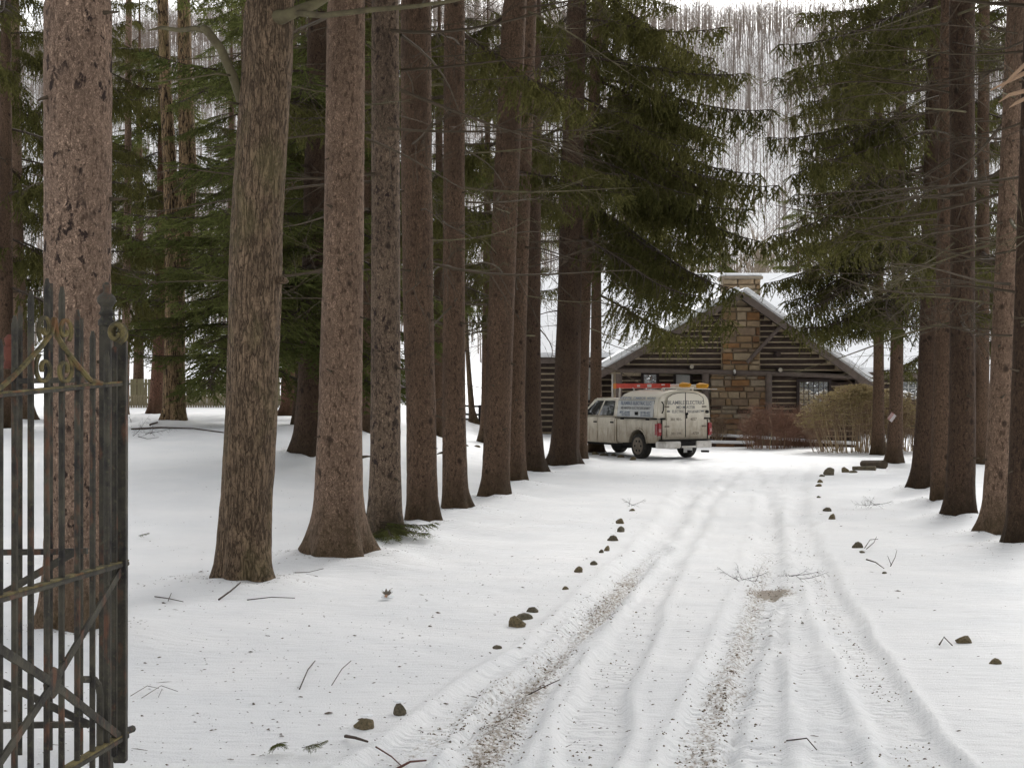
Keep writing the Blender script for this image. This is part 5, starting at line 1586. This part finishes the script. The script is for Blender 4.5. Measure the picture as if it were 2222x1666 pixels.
bpy.context.view_layer.update()
dg = bpy.context.evaluated_depsgraph_get()
for o in [o for o in col.objects if o.type == 'FONT']:
    me = bpy.data.meshes.new_from_object(o.evaluated_get(dg)); q = bpy.data.objects.new('lettering', me)
    q.parent = o.parent; q.matrix_local = o.matrix_local.copy(); col.objects.link(q); cu = o.data
    bpy.data.objects.remove(o); bpy.data.curves.remove(cu)

# ------------------------------------------------------------------ the little sign on the spruce
M['sign_white'] = simple('sign_white', (.46, .42, .41), .6, .15, 30); M['sign_red'] = simple('sign_red', (.36, .15, .12), .6, .2, 30)
t = T('carrying a small'); q = P(1935, 905, t['D'] - .27)
sg = empty('warning_sign', q); sg.rotation_euler = (0, R(38), R(8)); tag(sg, 'tilted red and white notice nailed to the slender spruce', 'sign')
mb = MB(); mb.box((0, 0, 0), (.165, .006, .22)); mb.build('board', M['sign_white'], sg, local=True)
mb = MB(); mb.box((-.042, -.0045, 0), (.074, .003, .214)); bd = mb.build('red_band', M['sign_red'], sg, local=True)
mb = MB()
for x in (-.065, -.035): mb.box((x, -.0075, 0), (.010, .003, .17))
mb.build('band_marks', M['sign_white'], sg, local=True)
mb = MB(); mb.tube([(.07, -.002, .07), (.07, -.008, .07)], .007, 6); mb.build('nail', M['truck_dark'], sg, local=True)

# ------------------------------------------------------------------ stones along the drive
M['rock'] = simple('rock', (.17, .14, .095), .92, .5, 7, .02, c2=(.075, .068, .045)); M['rock_tan'] = simple('rock_tan', (.22, .17, .095), .92, .5, 8, .02, c2=(.09, .075, .045))
import bmesh
def rock_mesh(seed, mat, flat=1.0):
    bm = bmesh.new(); bmesh.ops.create_icosphere(bm, subdivisions=2, radius=.5)
    for v in bm.verts:
        p = v.co; n = float(fbm(p.x * 2.2 + seed * 3, p.y * 2.2, p.z * 2.2, 3)); q = float(vnoise(p.x * 1.3 + seed, p.y * 1.3, p.z * 1.3))
        v.co = p * (.55 + .5 * n + .5 * round(q * 3) / 3); v.co.z *= .75 * flat
        for k in range(5):
            a = seed * 1.3 + k * 1.9; nn = Vector((math.cos(a) * .9, math.sin(a) * .9, .25 + .35 * (k % 3) - .2)).normalized(); d = v.co.dot(nn) - (.34 + .04 * (k % 2))
            if d > 0: v.co -= nn * d
    me = bpy.data.meshes.new('rock'); bm.to_mesh(me); bm.free(); me.materials.append(mat); return me
ROCKS = [rock_mesh(i, M['rock_tan'] if i % 3 == 0 else M['rock'], .8 + .1 * (i % 4)) for i in range(7)]
CAPM = None
def snow_bit(seed):
    bm = bmesh.new(); bmesh.ops.create_icosphere(bm, subdivisions=2, radius=.5)
    for v in bm.verts:
        p = v.co; v.co = p * (.7 + .5 * float(fbm(p.x * 2 + seed, p.y * 2, p.z * 2, 2))); v.co.z = max(-.04, v.co.z * .35)
    me = bpy.data.meshes.new('snow_cap'); bm.to_mesh(me); bm.free(); me.materials.append(M['snow_clean']); return me
CAPS = [snow_bit(1), snow_bit(5)]
def rock(label, px, py, wpx, hpx, k, group, capped=False):
    q = at(px, py); s = q.y / F; o = empty('stone', (q.x, q.y, gz(q.x, q.y))); tag(o, label, 'stone', group)
    r = link('rock', ROCKS[k % 7], o); r.scale = (wpx * s * 1.2, wpx * s * 1.0, hpx * s * 1.4); r.rotation_euler = (0, 0, k * 1.7); r.location = (0, 0, hpx * s * .18); r.rotation_euler[0] = .3 * math.sin(k * 2.3)
    if capped:
        c = link('snow_cap', CAPS[k % 2], o); c.scale = (wpx * s * .8, wpx * s * .7, hpx * s * .5); c.location = (0, .01, hpx * s * .82)
LS = "stones edging the drive on the left"; RS = "stones edging the drive on the right"
LST = [(795, 1578, 40, 34, True, 'split snow-streaked stone nearest the camera on the left edge'), (866, 1548, 34, 32, True, 'snow-dusted tan stone second nearest on the left edge'),
 (1080, 1400, 20, 9, False, 'flat dark stone barely out of the snow below the tan slabs'), (1120, 1352, 40, 26, False, 'large tan slab leaning on its neighbour at the left edge'), (1138, 1338, 36, 22, False, 'tan stone stacked behind the large slab'),
 (1154, 1320, 26, 14, True, 'snow-dusted rounded stone just above the pair of tan slabs'), (1227, 1276, 14, 9, False, 'small stone below the dark bare patch beside the left track'), (1256, 1238, 18, 20, False, 'upright pointed stone halfway along the left edge'),
 (1288, 1222, 18, 12, True, 'squat snow-dusted stone right of the upright pointed one'), (1305, 1196, 10, 9, False, 'tiny stone above the squat one'), (1317, 1190, 13, 14, False, 'small upright stone beside the tiny one'),
 (1331, 1172, 20, 18, True, 'slanted snow-dusted stone fourth from the far end of the left edge'), (1346, 1150, 18, 18, False, 'narrow stone third from the far end of the left edge'), (1346, 1133, 17, 15, False, 'brown peaked stone second from the far end of the left edge'),
 (1372, 1112, 14, 8, True, 'last snow-dusted stone of the left edge')]
for k, (px, py, w, h, c, lab) in enumerate(LST): rock(lab, px, py, w, h, k, LS, c)
TS = "stones in a row before the truck"
for k, (px, py, w, h, lab) in enumerate([(1291, 988, 16, 8, 'leftmost low stone in the row before the truck'), (1311, 990, 18, 9, 'second low stone in the row before the truck'), (1331, 990, 12, 7, 'small middle stone in the row before the truck'),
      (1347, 993, 16, 8, 'flat stone fourth in the row before the truck'), (1374, 998, 13, 12, 'upright stone by the rear wheel of the truck')]): rock(lab, px, py, w, h, k + 3, TS)
RST = [(1800, 1030, 24, 22, False, 'big mossy stone at the bend of the right edge'), (1833, 1022, 18, 14, False, 'rounded stone right of the big mossy one'), (1852, 1023, 18, 9, False, 'low stone between the rounded one and the log'),
 (1783, 1033, 12, 7, False, 'flat stone left of the big mossy one'), (1779, 1045, 13, 9, False, 'dark stone just below the bend'), (1777, 1057, 13, 9, False, 'second dark stone below the bend'), (1776, 1080, 10, 6, True, 'small snow-dusted stone below the bend'),
 (1795, 1106, 18, 10, False, 'flat grey stone near the fallen twigs'), (1806, 1122, 16, 14, False, 'rounded stone with a twig against it'), (1862, 1192, 20, 19, False, 'round black stone beside the dry weeds'), (1870, 1204, 14, 6, False, 'flat stone below the round black one'),
 (2093, 1388, 34, 20, False, 'mossy stone alone in the snow on the right'), (2160, 1438, 28, 18, False, 'brown stone nearest the camera on the right'), (1918, 1246, 10, 6, False, 'tiny stone below the dry weeds')]
for k, (px, py, w, h, c, lab) in enumerate(RST): rock(lab, px, py, w, h, k + 2, RS, c)
for k, (px, py, w, h, lab) in enumerate([(925, 942, 40, 12, 'brown rotting lump behind the slim trunk'), (1012, 967, 10, 5, 'dark stone left of the warm brown trunk'), (1036, 969, 13, 6, 'dark stone touching the warm brown trunk'), (1050, 936, 18, 10, 'mossy lump under the rail fence')]): rock(lab, px, py, w, h, k, "lumps lying on the far snow")
# log by the sign spruce
q1, q2 = at(1885, 1012), at(1918, 1016); mb = MB(); mb.tube([q1 + Vector((-.15, 0, .07)), q2 + Vector((0, 0, .10))], [.10, .12], 10); o = mb.build('log', M['wood_dead'], None, smooth='auto'); tag(o, 'short sawn log lying at the foot of the sign-bearing spruce', 'log')
q1, q2 = at(1850, 1019), at(1900, 1020); mb = MB(); mb.tube([q1 + Vector((0, 0, .04)), q2 + Vector((0, 0, .05))], [.05, .06], 8); o = mb.build('log', M['rock'], None, smooth='auto'); tag(o, 'thin dark log half sunk in snow left of the sawn one', 'log')

# ------------------------------------------------------------------ fallen branches
M['stick'] = simple('stick', (.085, .062, .048), .9, .4, 12); M['stick_red'] = simple('stick_red', (.13, .06, .045), .9, .3, 12)
def lay(pts, r0, r1, mb, lift=.015, n=5):
    q = [at(*p) for p in pts]; k = len(q); r0 *= .7; r1 *= .7
    mb.tube([Vector((p.x, p.y, gz(p.x, p.y) + lift + (.02 if 0 < i < k - 1 else 0))) for i, p in enumerate(q)], [r0 + (r1 - r0) * i / (k - 1) for i in range(k)], n)
def fallen(label, strands, mat='stick', lift=.015):
    mb = MB()
    for pts, r0, r1 in strands: lay(pts, r0, r1, mb, lift)
    o = mb.build('fallen_branch', M[mat], None); tag(o, label, 'branch', 'fallen branches and twigs on the snow')
fallen('long thin branch lying across the snow before the rotten trunk', [([(285, 932), (350, 932), (420, 935), (485, 941)], .035, .02), ([(286, 932), (284, 915), (280, 905)], .015, .008), ([(300, 946), (320, 955), (345, 950)], .012, .006)])
fallen('stick leaning against the foot of the rotten dead trunk', [([(326, 928), (352, 918), (385, 905)], .04, .02)], lift=.06)
fallen('reddish stick in the foreground below the pale stones', [([(862, 1656), (890, 1652), (925, 1640)], .010, .006), ([(816, 1622), (850, 1640), (872, 1652)], .006, .004)], 'stick_red')
fallen('dark mossy twig tip near the lower left stones', [([(750, 1600), (772, 1612), (798, 1618)], .014, .008)])
fallen('grey branch lying in the left wheel track', [([(1130, 1500), (1180, 1492), (1215, 1480)], .006, .004)])
fallen('pair of twigs on the snow below the hardwood trunk', [([(475, 1306), (500, 1298), (522, 1288)], .012, .008), ([(536, 1305), (590, 1304), (640, 1302)], .007, .005)])
fallen('three-pronged twig left of the hardwood foot', [([(336, 1300), (365, 1308), (398, 1310)], .008, .005), ([(365, 1308), (372, 1296)], .006, .004)])
fallen('crossed thin twigs at the foot of the rosy spruce', [([(640, 1262), (670, 1248), (702, 1238)], .006, .004), ([(665, 1254), (690, 1262)], .005, .003)])
fallen('upright weed stalk in the left foreground snow', [([(650, 1496), (668, 1462), (684, 1436)], .006, .004), ([(720, 1488), (742, 1462), (762, 1438)], .004, .003)], lift=.01)
fallen('dry weed stalks beside the round black stone', [([(1876, 1204), (1888, 1188), (1905, 1182)], .008, .004), ([(1880, 1206), (1896, 1196), (1902, 1176)], .007, .004), ([(1880, 1226), (1900, 1236), (1918, 1246)], .012, .006), ([(1932, 1240), (1942, 1226), (1946, 1210)], .007, .003), ([(1934, 1238), (1926, 1220)], .006, .003)], lift=.05)
fallen('small spruce twig beside the mossy stone on the right', [([(2038, 1396), (2048, 1386), (2066, 1398)], .010, .006)])
fallen('thin twig curving over the middle of the right track', [([(1706, 1612), (1750, 1616), (1772, 1624)], .006, .004)])
fallen('bent grass blades beside the gate post', [([(284, 1512), (320, 1494), (345, 1492)], .003, .002), ([(308, 1518), (350, 1494), (386, 1502)], .003, .002), ([(352, 1494), (344, 1516)], .0025, .002)])
M['wet_wood'] = simple('wet_wood', (.055, .045, .038), .9, .4, 14)
WET = [dead_mesh(40 + i, 2.0, M['wet_wood'], 12) for i in range(3)]
def fallen_heap(label, px, py, bits):
    q = at(px, py); o = empty('fallen_branch', Vector((q.x, q.y, gz(q.x, q.y) + .03))); tag(o, label, 'branch', 'fallen branches and twigs on the snow')
    for k, (dx, az, pt, s_) in enumerate(bits):
        b = bpy.data.objects.new('branch', WET[k % 3]); b.parent = o; b.location = (dx, 0, .02); b.rotation_euler = (.5 * k, -R(pt), R(az)); b.scale = (s_, s_ * 1.2, s_ * 1.6); col.objects.link(b)
fallen_heap('forked dark branch left of the bare patch in the drive', 1622, 1260, [(-.05, 10, 12, .13), (-.09, 150, 25, .11), (.06, 60, 30, .10), (-.06, 100, 40, .10), (.1, 200, 14, .12), (-.1, 260, 20, .1)])
fallen_heap('knotted branch right of the bare patch in the drive', 1712, 1258, [(0, -8, 6, .15), (.02, 20, 18, .10), (.1, -20, 2, .14), (.0, 190, 10, .06), (-.02, 250, 20, .07)])
fallen_heap('heap of grey twigs between the right row and the drive', 1895, 1104, [(0, 10, 8, .16), (.05, 120, 22, .15), (-.1, 60, 16, .15), (.1, 170, 8, .2), (-.1, 240, 14, .13)])
fallen_heap('tangle of bare twigs on the far snow beside the gate post', 315, 945, [(0, 10, 8, .3), (.1, 100, 25, .26), (-.3, 60, 30, .3), (.2, 160, 12, .3)])
fallen_heap('brushy twigs at the far end of the left stone row', 1370, 1106, [(0, 20, 18, .12), (.05, 140, 20, .12), (-.05, 80, 25, .10)])
# green conifer tips in the left foreground
for lab, px, py, s in (('green conifer sprig lying in the left foreground', 600, 1626, .06), ('smaller green conifer sprig right of the larger one', 655, 1632, .045), ('dark sprig on the snow near the hardwood foot', 300, 1170, .05)):
    q = at(px, py); o = empty('conifer_sprig', Vector((q.x, q.y, gz(q.x, q.y) + .03))); tag(o, lab, 'sprig', 'conifer sprigs on the snow')
    place(boughs('hemlock')[int(px) % 7], 'needles', o, (0, 0, 0), R(40 + px), R(14), .3, s)
# snow-caked leaf clump
q = at(840, 1302); o = empty('leaf_clump', (q.x, q.y, gz(q.x, q.y))); tag(o, 'small snow-caked clump with an orange leaf on the left snow', 'leaf clump')
c = link('snow_cap', CAPS[0], o); c.scale = (.12, .1, .14); c.location = (0, 0, .02)
mb = MB()
for k in range(7):
    a = k * .9; d = Vector((math.cos(a), math.sin(a) * .6, .8 + .5 * (k % 3))).normalized() * .07
    s = Vector((-math.sin(a), math.cos(a), .2)) * .018; c0 = Vector((0, -.02, .03)); mb.add([c0, c0 + d * .5 + s, c0 + d, c0 + d * .5 - s], [(0, 1, 2, 3)])
mb.build('leaf', M['letter_faint'], o, local=True)
M['leaf_orange'] = simple('leaf_orange', (.50, .30, .19), .8, .3, 9)
mb = MB(); mb.add([(-.02, -.055, .03), (.005, -.06, .025), (.012, -.05, .05), (-.012, -.045, .05)], [(0, 1, 2, 3)]); mb.build('orange_leaf', M['leaf_orange'], o, local=True)

# ------------------------------------------------------------------ litter: needles, cone scales and bits of twig dropped from the spruces
M['litter'] = simple('litter', (.15, .115, .085), .9, .4, 3)
lr = np.random.RandomState(5)
V, Fc = [], []
N = 6500
yy = np.exp(lr.uniform(math.log(5.2), math.log(46), N)); xx = lr.uniform(-.42, .42, N) * yy
cl = vnoise(xx * .6, yy * .4, 7) * .7 + vnoise(xx * 2, yy * 1.5, 3) * .3
keep = lr.rand(N) < (.12 + .9 * S((cl - .42) / .25))
xx, yy = xx[keep], yy[keep]
for t in TREE:                          # more of it round the feet of the trunks
    if t['D'] < 36:
        n_ = 150; a_ = lr.uniform(0, 6.283, n_); r0 = t['line'][0][2] * 1.05 + np.abs(lr.normal(0, .2, n_))
        xx = np.append(xx, t['base'].x + r0 * np.cos(a_)); yy = np.append(yy, t['base'].y + r0 * np.sin(a_))
zz_, dd_, rr_ = zground(xx, yy)
for x, y, z in zip(xx, yy, zz_):
    L = lr.choice([.008, .014, .022, .04, .08], p=[.44, .38, .145, .03, .005]) * lr.uniform(.7, 1.3); w = max(.0022, L * lr.uniform(.08, .35) if L < .05 else .003) 
    a = lr.uniform(0, 3.14); d = np.array([math.cos(a), math.sin(a), lr.uniform(-.03, .08)]) * L / 2; s = np.array([-math.sin(a), math.cos(a), 0]) * w
    c = np.array([x, y, z + .003 + abs(d[2])])
    b = len(V); V.extend([tuple(c - d - s), tuple(c - d + s), tuple(c + d + s * .6), tuple(c + d - s * .6), tuple(c + np.array([0, 0, w * .5 + .001]))])
    Fc.extend([(b, b + 1, b + 4), (b + 1, b + 2, b + 4), (b + 2, b + 3, b + 4), (b + 3, b, b + 4)])
o = link('litter', make_mesh('litter', V, Fc, M['litter'])); tag(o, 'needles and bits of twig scattered over the snow', kind='stuff')

# crumbs of soil and gravel churned up in the wheel tracks
N = 90000
yy = np.exp(lr.uniform(math.log(5.2), math.log(26), N)); xx = lr.uniform(-.22, .36, N) * yy
zz_, dd_, rr_ = zground(xx, yy)
patch = vnoise(xx * 1.7, yy * .9, 1.5) * .6 + vnoise(xx * 6, yy * 3, 4.5) * .4
keep = lr.rand(N) < np.clip(dd_, 0, 1.2) ** 2.6 * S((patch - .34) / .3) * .75
xx, yy, zz_ = xx[keep], yy[keep], zz_[keep]; n = len(xx)
L = lr.uniform(.003, .009, n) * lr.choice([1, 1, 1, 1.8], n); a = lr.uniform(0, 6.28, n)
tip = np.stack([xx + lr.uniform(-.3, .3, n) * L, yy, zz_ + L * .35 + .002], -1)
cs_ = [np.stack([xx + L * np.cos(a + k * 2.094) * lr.uniform(.6, 1.3, n), yy + L * np.sin(a + k * 2.094) * lr.uniform(.6, 1.3, n), zz_ - .002], -1) for k in range(3)]
vv = np.stack(cs_ + [tip], 1).reshape(-1, 3); b = np.arange(n)[:, None] * 4
ff = np.concatenate([b + np.array([[0, 1, 3]]), b + np.array([[1, 2, 3]]), b + np.array([[2, 0, 3]])])
M['soil'] = simple('soil', (.24, .18, .115), .95, .5, 9, c2=(.07, .055, .04))
o = link('gravel', make_mesh('gravel', vv, ff, M['soil'])); tag(o, 'crumbs of brown soil and gravel in the wheel tracks', kind='stuff')
